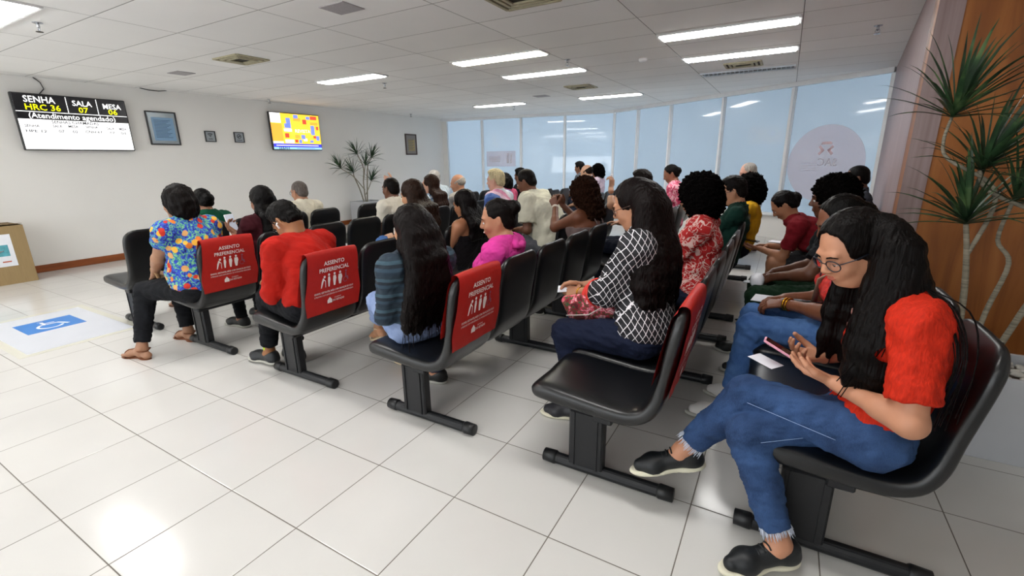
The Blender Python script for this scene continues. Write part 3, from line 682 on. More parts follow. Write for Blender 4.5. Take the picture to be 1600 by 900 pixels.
m_ = MB(); m_.box((0, 0, -.003), (1.16, .2, .008)); m_.build('tray', mat('dark_tray', '4b4038', .5), T)
m_ = MB()
for yy in (-.11, .11): m_.box((0, yy, -.010), (1.2, .02, .022), bev=.003)
for k in range(20): m_.box((-.54+.057*k, 0, -.016), (.005, .2, .024))
m_.build('louvre', REFL, T)
VENTM = mat('aged_cream_vent', 'b5ae92', .6, .3, noise=(20, 20, 20), var=.15); DARKV = mat('dark_slot', '3a352c', .8)
for x, y, wx, wy, lab in ((-.82, 2.6, .46, .38, 'cream square air vent in the left part of the ceiling'), (2.92, 2.45, .46, .5, 'cream louvred air vent cut by the top edge of the photo'), (1.62, 6.93, .42, .42, 'square air vent in the far middle of the ceiling'), (4.12, 6.35, .42, .36, 'stained rusty air vent beside the unlit troffer')):
    T = thing('air_vent', lab, 'air vent', (x, y, HC), 0, 'ceiling air vents'); m_ = MB()
    for k, (a_, b_) in enumerate(((1, 1), (.74, .74), (.5, .5))):
        for sg in (-1, 1):
            m_.box((0, sg*wy*b_/2, -.008-.003*k), (wx*a_, .03, .014), bev=.003); m_.box((sg*wx*a_/2, 0, -.008-.003*k), (.03, wy*b_, .014), bev=.003)
    m_.build('louvre', VENTM, T); m_ = MB(); m_.box((0, 0, -.001), (wx, wy, .006)); m_.build('duct_opening', DARKV, T)
SPK = mat('grey_grille', 'a7a3a6', .7, noise=(80, 80, 80), var=.1)
for x, y, lab in ((1.62, 1.96, 'grey square grille panel at the top of the ceiling'), (-2.28, 2.66, 'grey square grille panel near the framed notice wall'), (.55, 7.6, 'faint grey grille panel in the far ceiling')):
    m_ = MB(); m_.box((x, y, HC-.003), (.27, .22, .008), bev=.002); tag(m_.build('ceiling_grille', SPK), lab, 'grille')
for x, y, lab in ((-.79, .86, 'sprinkler head under the top left of the ceiling'), (-.75, 4.79, 'sprinkler head behind the troffer above the televisions'), (2.31, 4.77, 'sprinkler head between the two middle troffers'), (5.36, 5.0, 'sprinkler head at the right by the pink laminate wall'), (-.75, 8.8, 'sprinkler head under the far small troffer'), (-3.73, 8.7, 'sprinkler head by the far left wall corner'), (-3.8, 4.88, 'sprinkler head above the small television')):
    T = thing('sprinkler', lab, 'sprinkler', (x, y, HC), 0, 'sprinkler heads'); m_ = MB(); m_.lathe([(.035, 0), (.035, -.006), (.012, -.012), (.012, -.035), (.006, -.045)][::-1], n=14)
    for sg in (-1, 1): m_.tube([(sg*.010, 0, -.03), (sg*.018, 0, -.05), (sg*.004, 0, -.068)], .003, 6)
    m_.build('stem', CHROME, T); m_ = MB(); m_.lathe([(.003, -.075), (.026, -.073), (.024, -.069), (.003, -.067)], n=14); m_.build('deflector', DARKV if x < 0 else CHROME, T)
m_ = MB(); m_.lathe([(.05, -.0), (.05, -.02), (.035, -.035), (.0, -.036)][::-1], (3.1, 5.25, HC), 20); tag(m_.build('smoke_detector', WHITEPL, None, True), 'small white smoke detector between the middle and right troffers', 'smoke detector')

# ------------------------------------------------------------------ televisions and notices on the left wall
SCR_K = mat('screen_black', '050609', .25, .5, emit=('07070d', .8))
def em(name, c, s_=1.0): return mat(name, c, .3, .4, emit=(c, s_))
EW, EY, EB, EO, ELB, ER, EV, EG = em('screen_white', 'ffffff', .68), em('screen_yellow', 'f0f000', .8), em('screen_blue', '3a3ac0'), em('screen_orange', 'f9b03c', .75), em('screen_lightblue', '8fc0e0'), em('screen_red', 'd0402c'), em('screen_violet', '6d7fe8'), em('screen_golden', 'fad23a', .75)
def wallmap(yc, zc, x): return lambda a, b, c=0: V3(x+c, yc+a, zc+b)
def tv(yc, zc, wd, ht, lab, drawer):
    T = thing('television', lab, 'television', (XL, yc, zc)); m_ = MB()
    m_.box((.075, 0, 0), (.05, wd, ht), bev=.008); m_.box((.032, 0, 0), (.04, .4, .3)); m_.build('casing', BLACKPL, T)
    M = lambda a, b, c=0: V3(.1005+c, a, b); drawer(T, M, wd-.03, ht-.03)
def rct(m_, M, x0, y0, x1, y1, z=0): m_.prism([(x0, y0), (x1, y0), (x1, y1), (x0, y1)], lambda a, b, c: M(a, b, z+c), .0006)
def tv1(T, M, W, H):
    m_ = MB(); rct(m_, M, -W/2, -H/2, W/2, H/2); s_ = m_.build('screen', EW, T)
    m_ = MB(); rct(m_, M, -W/2, H*.055, W/2, H/2, .0008); m_.build('header_panel', SCR_K, s_)
    a, b = MB(), MB(); f = lambda dx, dy: (lambda x, y: M(x+dx, y+dy, .002))
    rct(a, M, -W/2, H*.185, W/2, H*.198, .0016); rct(a, M, -.075, H*.20, -.067, H/2, .0016); rct(a, M, .265, H*.20, .273, H/2, .0016)
    text_into(a, 'SENHA', .115, f(-.35, H*.41), bold=True, fit=.32); text_into(a, 'SALA', .10, f(.10, H*.39), bold=True, fit=.22); text_into(a, 'MESA', .10, f(.445, H*.37), bold=True, fit=.22)
    text_into(a, '(Atendimento agendado)', .095, f(-.02, H*.12), bold=True, fit=.95)
    a.build('white_lettering', EW, s_)
    text_into(b, 'HRC 36', .105, f(-.33, H*.27), bold=True, fit=.36); text_into(b, '07', .10, f(.10, H*.265), bold=True, fit=.11); text_into(b, '06', .10, f(.445, H*.26), bold=True, fit=.11); b.build('yellow_lettering', EY, s_)
    k = MB(); text_into(k, 'SENHAS CHAMADAS', .055, f(-.02, H*.015), bold=True, fit=.52)
    for t_, x, y, wdt in (('SENHA', -.49, -.035, .15), ('SALA', -.23, -.03, .10), ('MESA', -.06, -.027, .11), ('SENHA', .15, -.025, .14), ('SALA', .37, -.035, .09), ('MESA', .52, -.035, .09), ('HPE 12', -.46, -.095, .21), ('07', -.20, -.09, .06), ('02', -.05, -.09, .06), ('CNH 67', .16, -.085, .20), ('07', .38, -.09, .06), ('03', .52, -.09, .06)):
        text_into(k, t_, .048, f(x, y*1.1-.012), bold=True, fit=wdt)
    k.build('grey_lettering', mat('screen_grey', '3a3a48', .4), s_)
tv(2.045, 2.018, 1.25, .73, 'large wall television showing queue numbers SENHA, SALA and MESA', tv1)
def tv2(T, M, W, H):
    m_ = MB(); rct(m_, M, -W/2, -H/2, W/2, H/2); s_ = m_.build('screen', EG, T)
    X = lambda u: (u-.5)*W; Y = lambda v: (.5-v)*H; L_ = []
    q = MB(); MS = [EW, EO, EV, ER, EB, ELB]
    def many(mm, lst, z):
        q.cm = MS.index(mm)
        for u0, v0, u1, v1 in lst: rct(q, M, X(u0), Y(v1), X(u1), Y(v0), z)
    many(EW, [(0, .0, .2, .27), (.0, .78, .2, .84), (.24, .42, .4, .5), (.24, .72, .42, .82), (.62, .68, .7, .76)], .0008)
    many(EO, [(.0, .29, .21, .77), (.45, .1, .6, .2), (.45, .58, .55, .68), (.8, .2, .97, .28)], .0008)
    many(EV, [(.30, .12, .385, .40), (.26, .28, .385, .40), (.46, .02, .55, .12), (.72, .05, .8, .13), (.80, .30, .88, .57), (.58, .58, .66, .70), (.52, .72, .58, .82), (.90, .60, .97, .73), (.76, .73, .83, .8)], .0014)
    many(ER, [(.64, .14, .72, .27), (.25, .55, .33, .67), (.81, .03, .95, .13), (.84, .60, .90, .67), (.44, .72, .50, .8), (.92, .32, .97, .42)], .0014)
    many(EB, [(0, .84, 1, .94)], .0014)
    many(ELB, [(0, .94, 1, 1)], .0016)
    q.build('picture', None, s_, mats=MS)
    a = MB(); f = lambda dx, dy: (lambda x, y: M(x+dx, y+dy, .0026)); text_into(a, 'REVISTA', .09, f(X(.62), Y(.48)), bold=True, fit=.36); rct(a, M, X(.05), Y(.90), X(.93), Y(.88), .0024); a.build('white_lettering', EW, s_)
    a = MB(); text_into(a, 'SEBAH', .06, f(X(.2), Y(.97)), bold=True, fit=.24); rct(a, M, X(.45), Y(.975), X(.85), Y(.965), .0024); a.build('dark_lettering', mat('screen_navy', '12304a', .4), s_)
tv(5.57, 2.05, 1.15, .72, 'smaller wall television showing a yellow patchwork picture', tv2)
def notice(name, yc, zc, wd, ht, fm, bg, sheet, lab, cat_, draw=None, fw=.02):
    T = thing(name, lab, cat_, (XL, yc, zc)); m_ = MB()
    for sg in (-1, 1): m_.box((.014, sg*(wd/2-fw/2), 0), (.028, fw, ht), bev=.003); m_.box((.014, 0, sg*(ht/2-fw/2)), (.028, wd-2*fw, fw), bev=.003)
    m_.build('frame', fm, T); M = lambda a, b, c=0: V3(.012+c, a, b); q = MB(); rct(q, M, -wd/2+fw, -ht/2+fw, wd/2-fw, ht/2-fw); q.build('backing', bg, T)
    if sheet: q = MB(); rct(q, M, -wd/2+fw*3.6, -ht/2+fw*3.4, wd/2-fw*2.6, ht/2-fw*4.6, .001); q.build('sheet', sheet, T)
    if draw: draw(T, M)
def lines(T, M):
    q = MB()
    for k in range(13): rct(q, M, -.12, .12-.022*k, .12-.03*(k % 3), .127-.022*k, .002)
    q.build('print', mat('print_navy', '31506e', .6), T)
BLKF = mat('black_frame', '1c1c20', .35)
notice('framed_notice', 3.16, 2.012, .44, .52, BLKF, mat('silver_mount', '9aa4a9', .25, .6, metal=.3), mat('blue_sheet', '7ea3c4', .3, .5), 'black framed notice with a blue printed sheet on silver mount', 'notice', lines)
def wifi(T, M):
    q = MB()
    for r_ in (.022, .04, .058): q.tube([M(r_*math.cos(a), -.005+r_*math.sin(a), .003) for a in np.linspace(.8, PI-.8, 10)], .005, 5)
    q.tube([M(0, 0, .002), M(0, -.002, .004)], .008, 8); text_into(q, 'WIFI', .035, lambda x, y: M(x, y-.045, .003), bold=True); q.build('symbol', BLKF, T)
def nosm(T, M):
    q = MB(); q.tube([M(.035*math.cos(a), .015+.035*math.sin(a), .003) for a in np.linspace(0, 2*PI, 21)[:-1]], .005, 5, close=True); q.tube([M(-.025, -.01, .003), M(.025, .04, .003)], .005, 5)
    q.box(M(0, .015, .002), (.003, .045, .009)); rct(q, M, -.05, -.055, .05, -.045, .002); q.build('symbol', BLKF, T)
GRYB = mat('grey_plate', 'a5acb1', .35, .4)
notice('wall_sign', 3.88, 1.91, .18, .185, BLKF, GRYB, None, 'small dark framed wall sign with a wireless symbol', 'sign', wifi, .014)
notice('wall_sign', 4.395, 1.91, .185, .185, BLKF, GRYB, None, 'small dark framed wall sign with a crossed-out circle', 'sign', nosm, .014)
notice('framed_certificate', 9.1, 1.87, .44, .54, mat('brown_frame', '4a3a36', .4), mat('grey_mount', '8a8480', .5), mat('parchment', 'b09a68', .6), 'brown framed parchment certificate at the far end of the wall', 'certificate', lines, .03)
m_ = MB(); m_.tube([(XL+.01, 1.72, HC), (XL+.015, 1.78, HC-.06), (XL+.015, 1.80, HC-.14), (XL+.02, 1.73, 2.38)], .006, 6); tag(m_.build('cable', BLACKPL, None, True), 'dark cable running from the ceiling to the large television', 'cable')
m_ = MB(); m_.tube([(XL+.05, 2.93, HC-.002), (XL+.06, 3.05, HC-.022), (XL+.06, 3.18, HC-.022), (XL+.05, 3.3, HC-.002)], .007, 6); tag(m_.build('cable', BLACKPL, None, True), 'short dark cable loop at the ceiling edge above the framed notice', 'cable')

# ------------------------------------------------------------------ floor mat with wheelchair square
MATM = mat('translucent_floor_film', 'd3d6de', .35, .4, noise=(4, 4, 4), var=.02)
m_ = MB(); m_.box((-.91, .46, .001), (1.42, .84, .002), bev=.0008); fm_ = tag(m_.build('floor_sticker', mat('clear_tape', 'd6d4c6', .25, .4)), 'white floor sticker with a blue wheelchair square in front of the left benches', 'floor sticker')
m_ = MB(); m_.box((-.90, .46, .0026), (1.28, .72, .0014)); m_.build('white_film', MATM, fm_)
m_ = MB(); m_.box((-1.065, .465, .0040), (.42, .41, .0012)); m_.build('blue_square', mat('sign_blue', '2f7fd0', .35, .4), fm_)
m_ = MB(); fl = lambda x, y: V3(-1.065-y, .465+x, .0052)      # up of the symbol points away from the benches
m_.tube([fl(-.01+.085*math.cos(a), -.05+.085*math.sin(a)) for a in np.linspace(2.0, 5.9, 20)], .011, 6, True, .12)
m_.tube([fl(-.03, .12), fl(-.03, .02), fl(.06, .02), fl(.11, -.09)], .013, 6, True, .12); m_.tube([fl(-.03, .07), fl(.05, .07)], .009, 6, True, .12)
m_.tube([fl(-.03, .15), fl(-.03, .155)], .022, 12, True, .12); m_.build('wheelchair_symbol', PAPER, fm_)

# ------------------------------------------------------------------ cardboard box left
CARD = mat('brown_cardboard', '9c8560', .85, .15, noise=(6, 60, 6), var=.05)
T = thing('cardboard_box', 'tall brown cardboard box against the left wall with a white printed sheet', 'box', (-3.86, .55, 0)); m_ = MB(); hy, hx, H_ = .52, .27, .73
for c_, s_ in (((hx, 0, H_/2), (.008, 2*hy, H_)), ((-hx, 0, H_/2), (.008, 2*hy, H_)), ((0, hy, H_/2), (2*hx, .008, H_)), ((0, -hy, H_/2), (2*hx, .008, H_)), ((0, 0, .004), (2*hx, 2*hy, .008))): m_.box(c_, s_)
m_.build('walls', CARD, T)
m_ = MB(); m_.box((-.14, 0, H_-.004), (.27, 2*hy, .006), roty(.03)); m_.box((.135, 0, H_+.008), (.27, 2*hy, .006), roty(-.08)); m_.build('flaps', mat('cardboard_flap', '7f6a4c', .85), T)
m_ = MB(); m_.box((hx+.006, .20, .43), (.002, .36, .40)); sh = m_.build('sheet', PAPER, T)
m_ = MB(); m_.box((hx+.008, .19, .43), (.002, .29, .14)); m_.build('picture', mat('beach_blue', '58a6b4', .5, noise=(9, 9, 9), var=.5), sh); m_ = MB(); m_.lathe([(.0, 0), (.07, .0), (.07, .05), (.0, .06)], (0, 0, 0), 12); 
m_ = MB(); m_.tube([(hx+.009, .13, .40), (hx+.009, .22, .41), (hx+.009, .29, .43)], [.012, .03, .01], 8, True, .1); m_.box((hx+.009, .29, .29), (.002, .08, .014)); m_.build('print', mat('coral', 'c05a34', .5), sh)

# ------------------------------------------------------------------ waiting benches
SEC = [(-.335, .424, .010, .17), (-.330, .428, .040, .205), (-.305, .430, .078, .228), (-.25, .431, .092, .237), (-.10, .419, .088, .239), (.05, .408, .082, .239), (.13, .413, .078, .239), (.19, .445, .072, .237),
       (.226, .51, .066, .228), (.245, .60, .060, .222), (.262, .70, .060, .226), (.277, .785, .060, .228), (.288, .845, .058, .220), (.296, .880, .045, .198), (.302, .904, .030, .160), (.304, .912, .008, .11)]
def cr(P, sub_=4):
    P = [np.array(p, float) for p in P]; out = []
    for i in range(len(P)-1):
        p0, p1, p2, p3 = P[max(i-1, 0)], P[i], P[i+1], P[min(i+2, len(P)-1)]
        for k in range(sub_): t = k/sub_; out.append(.5*((2*p1)+(-p0+p2)*t+(2*p0-5*p1+4*p2-p3)*t*t+(-p0+3*p1-3*p2+p3)*t**3))
    out.append(P[-1]); return out
SS = cr(SEC, 4); SPL = 7*4
def seat_loft(i0, i1):
    n = 28; P = []
    for i in range(i0, i1+1):
        x, z, th, hw = SS[i]; a = SS[min(i+1, len(SS)-1)]; b = SS[max(i-1, 0)]; t = norm(V3(a[0]-b[0], 0, a[1]-b[1])); nn = V3(-t[2], 0, t[0])
        for k in range(n):
            q = 2*PI*k/n; c, s_ = math.cos(q), math.sin(q); yy = math.copysign(abs(c)**.32, c)*hw; nnn = math.copysign(abs(s_)**.55, s_)*th/2
            dish = .012*math.exp(-(yy/.15)**2) if s_ > 0 else 0
            P.append(V3(x, 0, z)+V3(0, .93, 0)*yy+nn*(nnn-dish))
    m = i1-i0+1; F = [(i*n+k, i*n+(k+1) % n, (i+1)*n+(k+1) % n, (i+1)*n+k) for i in range(m-1) for k in range(n)]
    F = [f[::-1] for f in F]
    if i0 == 0: F.append(tuple(range(n)))
    if i1 == len(SS)-1: F.append(tuple((m-1)*n+k for k in range(n))[::-1])
    return P, F
SP, SF = seat_loft(0, SPL); BP_, BF = seat_loft(SPL, len(SS)-1)
def me_of(name, v, f, m, smooth=True):
    o = raw_obj(name, v, f, m, None, smooth); me = o.data; bpy.data.objects.remove(o); return me
ME_SEAT, ME_BACK = me_of('seat', SP, SF, VINYL), me_of('backrest', BP_, BF, VINYL)
m_ = MB(); m_.box((-.09, 0, .185), (.165, .058, .29), bev=.008)
for xx in (-.145, -.035): m_.box((xx, -.031, .185), (.006, .006, .28)); m_.box((xx, .031, .185), (.006, .006, .28))
ME_POST = me_of('post', m_.v, m_.f, FRAMEM, False)
m_ = MB(); m_.tube([(-.27, 0, .030), (.27, 0, .030)], .028, 14, True); m_.box((0, 0, .045), (.5, .034, .022), bev=.006); ME_FOOT = me_of('foot_bar', m_.v, m_.f, FRAMEM, False)
m_ = MB(); m_.tube([(-.035, 0, 0), (-.033, 0, 0), (.025, 0, 0), (.033, 0, 0), (.036, 0, 0)], [.020, .031, .0335, .029, .018], 16); ME_CAP = me_of('end_cap', m_.v, m_.f, BLACKPL, True)
PITCHY = .455
def lk(name, me, parent, loc=(0, 0, 0), rz=0):
    o = bpy.data.objects.new(name, me); COL.objects.link(o); o.parent = parent; o.location = loc; o.rotation_euler = (0, 0, rz); return o
def bench(cx, y0, n, lab, legs):
    T = thing('waiting_bench', lab, 'bench', (cx, y0, 0), 0, 'rows of black waiting benches')
    for i in range(n):
        s_ = lk('seat', ME_SEAT, T, (0, (i+.5)*PITCHY, 0)); lk('backrest', ME_BACK, T, (0, (i+.5)*PITCHY, 0))
    m_ = MB(); m_.box((.0, n*PITCHY/2, .352), (.085, n*PITCHY-.12, .05), bev=.006)
    for i in range(n):
        m_.box((-.02, (i+.5)*PITCHY, .383), (.34, .10, .02), bev=.004)
    m_.build('beam', FRAMEM, T)
    for ly in legs:
        l_ = lk('leg', ME_POST, T, (0, ly-y0, 0)); f_ = lk('foot_bar', ME_FOOT, l_, (0, 0, 0))
        lk('end_cap', ME_CAP, l_, (-.275, 0, .031)); lk('end_cap', ME_CAP, l_, (.275, 0, .031), PI)
    return T
Y0 = .765
NEARB = [(-.25, 'front waiting bench nearest the left wall, empty end seat'), (.91, 'second waiting bench under the woman in the tropical print blouse'), (2.07, 'third waiting bench under the young man in red'),
         (3.18, 'fourth waiting bench with the woman in light jeans and the one in pink'), (4.22, 'fifth waiting bench with an empty end seat beside the woman in black lattice blouse'), (5.075, 'nearest waiting bench under the woman in ripped-hem blue jeans')]
for cx, lab in NEARB: bench(cx, Y0, 5, lab, [.90, 2.12, 2.92])
for cx, lab in [(-.25, 'far bench behind the front row by the tall plant'), (.91, 'far bench with the pointing woman and old men'), (1.75, 'far bench under the blond man in striped shirt'), (2.60, 'far bench under the big man in beige polo'), (3.45, 'far bench with the man raising his phone'), (4.22, 'far bench under the man in green polo'), (5.12, 'far bench under the leaning person in maroon shirt')]:
    bench(cx, 3.30, 4, lab, [3.50, 5.1])
for cx, lab in [(-.2, 'empty farthest bench near the left wall corner'), (.95, 'farthest bench behind the blond man'), (1.95, 'farthest bench with a row of empty dark backs'), (3.2, 'farthest bench in front of the window corner'), (4.22, 'farthest bench under the old man in yellow')]:
    bench(cx, 5.60, 4, lab, [5.75, 7.2])
# red covers
RED = mat('red_cover_fabric', 'ab1c14', .55, .35, noise=(30, 30, 30), var=.05, bump=(.2, .004)); COVW = mat('cover_print_white', 'e8dcd8', .6); COVG = mat('cover_print_grey', '8a4a5a', .6)
bk = [s_ for s_ in SS[SPL:]]
def backx(z, side, off):       # x of the back (+1) or front (-1) face at height z
    zs = [s_[1] for s_ in bk]; i = min(max(int(np.searchsorted(zs, z)), 1), len(zs)-1); t = min(1, max(0, (z-zs[i-1])/(zs[i]-zs[i-1]))); a = bk[i-1]*(1-t)+bk[i]*t
    return a[0]+side*(a[2]/2*1.02+off)
def cover(cx, yc, lab):
    T = thing('seat_cover', lab, 'seat cover', (cx, yc, 0), 0, 'red priority seat covers'); nu = 17; rows = []
    for z in np.linspace(.58, .897, 14): rows.append((z, -1))
    for a in np.linspace(PI, 0, 9)[1:-1]: rows.append(('t', a))
    for z in np.linspace(.897, .515, 18): rows.append((z, 1))
    P = []; hw = .203
    for r_ in rows:
        for j in range(nu):
            u_ = -1+2*j/(nu-1)
            if r_[0] == 't':
                xm = (backx(.897, 1, .004)+backx(.897, -1, .004))/2; rx = (backx(.897, 1, .004)-backx(.897, -1, .004))/2; p = V3(xm+rx*math.cos(r_[1]), u_*hw*.93, .897+.024*math.sin(r_[1])*(1-.25*u_**4))
            else:
                z = r_[0]; wv_ = .004*math.sin(u_*5+z*14)*(1 if r_[1] > 0 else .3)*min(1, (.912-z)*8)
                ww = hw*(.93+.10*min(1, max(0, (.87-z)*4))*(1+.3*math.sin(z*22))); p = V3(backx(z, r_[1], .005+abs(wv_)), u_*ww, z-(.010*abs(u_)**3 if abs(z-.897) < .02 else 0))
            P.append(p)
    F = [(i*nu+j, i*nu+j+1, (i+1)*nu+j+1, (i+1)*nu+j) for i in range(len(rows)-1) for j in range(nu-1)]
    raw_obj('fabric', P, F, RED, T, True)
    g = lambda x, y, z=0: V3(backx(.715+y, 1, .0115+z), x, .715+y); a = MB()
    text_into(a, 'ASSENTO', .036, lambda x, y: g(x, y+.125), bold=True, fit=.155); text_into(a, 'PREFERENCIAL', .036, lambda x, y: g(x, y+.083), bold=True, fit=.225)
    text_into(a, 'IDOSOS, GESTANTES, MÃES COM CRIANÇAS DE COLO', .016, lambda x, y: g(x, y-.060), bold=True, fit=.30); text_into(a, 'E PESSOAS COM DEFICIÊNCIA OU MOBILIDADE REDUZIDA', .014, lambda x, y: g(x, y-.080), fit=.30)
    text_into(a, 'GOVERNO', .012, lambda x, y: g(x+.025, y-.112), fit=.05); text_into(a, 'DO ESTADO', .018, lambda x, y: g(x+.03, y-.130), bold=True, fit=.09)
    a.prism([(-.055, -.14), (-.02, -.14), (-.02, -.12), (-.037, -.10), (-.055, -.12)], lambda x, y, z: g(x, y, z), .0008)
    a.build('lettering', COVW, T)
    a = MB(); gp = lambda x, y, z: g(x, y, z)
    def figure(cx_, kind, mb):
        h = .05; hd = [(cx_+.0075*math.cos(q)+(.010 if kind == 0 else 0), h+.0+.0085*math.sin(q)-(.008 if kind == 0 else 0)) for q in np.linspace(0, 2*PI, 13)[:-1]]; mb.prism(hd, gp, .0008)
        if kind == 0: mb.prism([(cx_-.002, .036), (cx_+.008, .030), (cx_+.000, .008), (cx_-.012, -.028), (cx_-.018, -.028), (cx_-.012, .010)], gp, .0008); mb.prism([(cx_+.005, .026), (cx_+.018, .016), (cx_+.019, -.028), (cx_+.016, -.028), (cx_+.015, .013), (cx_+.003, .020)], gp, .0008)
        elif kind in (1, 2, 3):
            wd = (.008, .011, .014)[kind-1]; mb.prism([(cx_-wd*.8, .038), (cx_+wd*.8, .038), (cx_+wd*1.25, .018), (cx_+wd*.9, .002), (cx_+wd*.5, -.028), (cx_-wd*.5, -.028), (cx_-wd*.9, .002), (cx_-wd, .018)], gp, .0008)
        else:
            mb.prism([(cx_-.006, .038), (cx_+.004, .038), (cx_+.004, .015), (cx_+.016, .012), (cx_+.020, -.012), (cx_+.013, -.012), (cx_+.008, .006), (cx_-.006, .006)], gp, .0008)
            for q in np.linspace(0, 5, 8): mb.prism([(cx_-.004+.014*math.cos(q), -.008+.014*math.sin(q)), (cx_-.004+.018*math.cos(q), -.008+.018*math.sin(q)), (cx_-.004+.018*math.cos(q+.7), -.008+.018*math.sin(q+.7)), (cx_-.004+.014*math.cos(q+.7), -.008+.014*math.sin(q+.7))], gp, .0008)
    for i, x_ in enumerate((-.085, -.042, .0, .043)): figure(x_, i, a)
    a.build('white_figures', COVW, T); a = MB(); figure(.09, 4, a); a.build('wheelchair_figure', COVG, T)
cover(.91, Y0+.228, 'red priority cover behind the woman in the tropical print blouse'); cover(2.07, Y0+.228, 'red priority cover behind the young man in red')
cover(3.18, Y0+.228, 'red priority cover on the bench of the woman in light jeans'); cover(4.22, Y0+.228, 'red priority cover seen edge-on over the empty end seat')
# ------------------------------------------------------------------ special cloths
def m_tropical():
    t = NT('tropical_print'); o = t.obj((1, 1, 1)); nn = t.n('TexNoise', i_Scale=26, i_Detail=3.0, i_Distortion=2.2); t.l(o, nn.inputs['Vector'])
    base = t.ramp(nn.outputs[0], [(.30, '0c1a52'), (.43, '2337a8'), (.50, '2f52c8'), (.56, '3f9a62'), (.62, '8fd0a0'), (.70, '1d2a78')])
    v = t.n('TexVoronoi', i_Scale=17); t.l(o, v.inputs['Vector']); dots = t.math('LESS_THAN', v.outputs['Distance'], .40); sx = t.n('SeparateColor'); t.l(v.outputs['Color'], sx.inputs[0])
    dc = t.ramp(sx.outputs[0], [(.0, 'c8301c'), (.3, 'e07a2a'), (.55, 'e9b23c'), (.8, 'd8a060')], 'CONSTANT'); dots = t.math('MULTIPLY', dots, t.math('GREATER_THAN', sx.outputs[1], .22))
    t.l(t.mix(dots, base, dc), t.b.inputs['Base Color']); t.b.inputs['Roughness'].default_value = .8; return t.m
def m_redfloral():
    t = NT('red_white_print'); o = t.obj(); nn = t.n('TexNoise', i_Scale=9, i_Detail=2.0, i_Distortion=1.5); t.l(o, nn.inputs['Vector'])
    d = t.math('ABSOLUTE', t.math('SUBTRACT', nn.outputs[0], .5)); l_ = t.math('LESS_THAN', d, .022); n2 = t.n('TexNoise', i_Scale=17, i_Detail=1.0, i_Distortion=1.0); t.l(o, n2.inputs['Vector'])
    l2 = t.math('LESS_THAN', t.math('ABSOLUTE', t.math('SUBTRACT', n2.outputs[0], .52)), .014)
    t.l(t.mix(t.math('MAXIMUM', l_, l2), 'b81f20', 'e3bdb6'), t.b.inputs['Base Color']); t.b.inputs['Roughness'].default_value = .85; return t.m
def m_lattice():
    t = NT('black_lattice_print'); o = t.obj(); sx = t.n('SeparateXYZ'); t.l(o, sx.inputs[0]); nn = t.n('TexNoise', i_Scale=7, i_Detail=1.0); t.l(o, nn.inputs['Vector'])
    h = t.math('ADD', t.math('MULTIPLY', sx.outputs[0], .85), t.math('MULTIPLY', sx.outputs[1], .6)); h = t.math('ADD', h, t.math('MULTIPLY', nn.outputs[0], .03)); v = t.math('MULTIPLY', sx.outputs[2], .62)
    L_ = []
    for s_ in (1, -1):
        a = t.math('FRACT', t.math('DIVIDE', t.math('ADD', h, t.math('MULTIPLY', v, s_)), .032)); L_.append(t.math('LESS_THAN', t.math('ABSOLUTE', t.math('SUBTRACT', a, .5)), .052))
    t.l(t.mix(t.math('MAXIMUM', *L_), '101016', 'd9d6da'), t.b.inputs['Base Color']); t.b.inputs['Roughness'].default_value = .75; return t.m
def m_stripes(name, cols, w_=.05, rot=(0, .5, 0)):
    t = NT(name); o = t.obj((1, 1, 1), rot); sx = t.n('SeparateXYZ'); t.l(o, sx.inputs[0]); nn = t.n('TexNoise', i_Scale=5); t.l(o, nn.inputs['Vector'])
    a = t.math('FRACT', t.math('ADD', t.math('DIVIDE', sx.outputs[2], w_*len(cols)), t.math('MULTIPLY', nn.outputs[0], .12)))
    t.l(t.ramp(a, [(i/len(cols), c) for i, c in enumerate(cols)], 'CONSTANT'), t.b.inputs['Base Color']); t.b.inputs['Roughness'].default_value = .85; return t.m
def m_blot(name, cols, scale=14, rough=.8):
    t = NT(name); o = t.obj(); nn = t.n('TexNoise', i_Scale=scale, i_Detail=3.0, i_Distortion=1.0); t.l(o, nn.inputs['Vector'])
    n_ = len(cols); t.l(t.ramp(nn.outputs[0], [(.32+.36*i/n_, c) for i, c in enumerate(cols)], 'CONSTANT'), t.b.inputs['Base Color']); t.b.inputs['Roughness'].default_value = rough; return t.m
def m_denim(name, c0, c1):
    t = NT(name); nn = t.n('TexNoise', i_Scale=6, i_Detail=3.0); t.l(t.obj(), nn.inputs['Vector']); n2 = t.n('TexNoise', i_Scale=1, i_Detail=2.0); t.l(t.obj((420, 420, 90)), n2.inputs['Vector'])
    a = t.math('ADD', t.math('MULTIPLY', nn.outputs[0], .75), t.math('MULTIPLY', n2.outputs[0], .25)); t.l(t.ramp(a, [(.33, c0), (.68, c1)]), t.b.inputs['Base Color']); t.bump(n2.outputs[0], .25, .002); t.b.inputs['Roughness'].default_value = .85; t.b.inputs['Specular IOR Level'].default_value = .2; return t.m
DEN = m_denim('mid_blue_denim', '1c2b48', '3a5682'); DENL = m_denim('light_blue_denim', '6b80aa', '9aabd0'); DENS = m_denim('sky_blue_denim', '34568c', '5478ac')
KNIT = mat('red_knit', 'bb260f', .75, .2, noise=(160, 160, 40), var=.18, bump=(.5, .006))
def rel(T, mb, name, m, root, smooth=True, parent=None):
    o = mb.build(name, m, None, smooth); o.data.transform(Matrix.Translation(Vector(-root))); o.parent = parent or T; return o
def ring(c, ax, r, n=20):
    ax = norm(ax); a = norm(np.cross(ax, V3(.3, .5, .8))); b = np.cross(ax, a); return [np.array(c)+r*(a*math.cos(q)+b*math.sin(q)) for q in np.linspace(0, 2*PI, n+1)[:-1]]
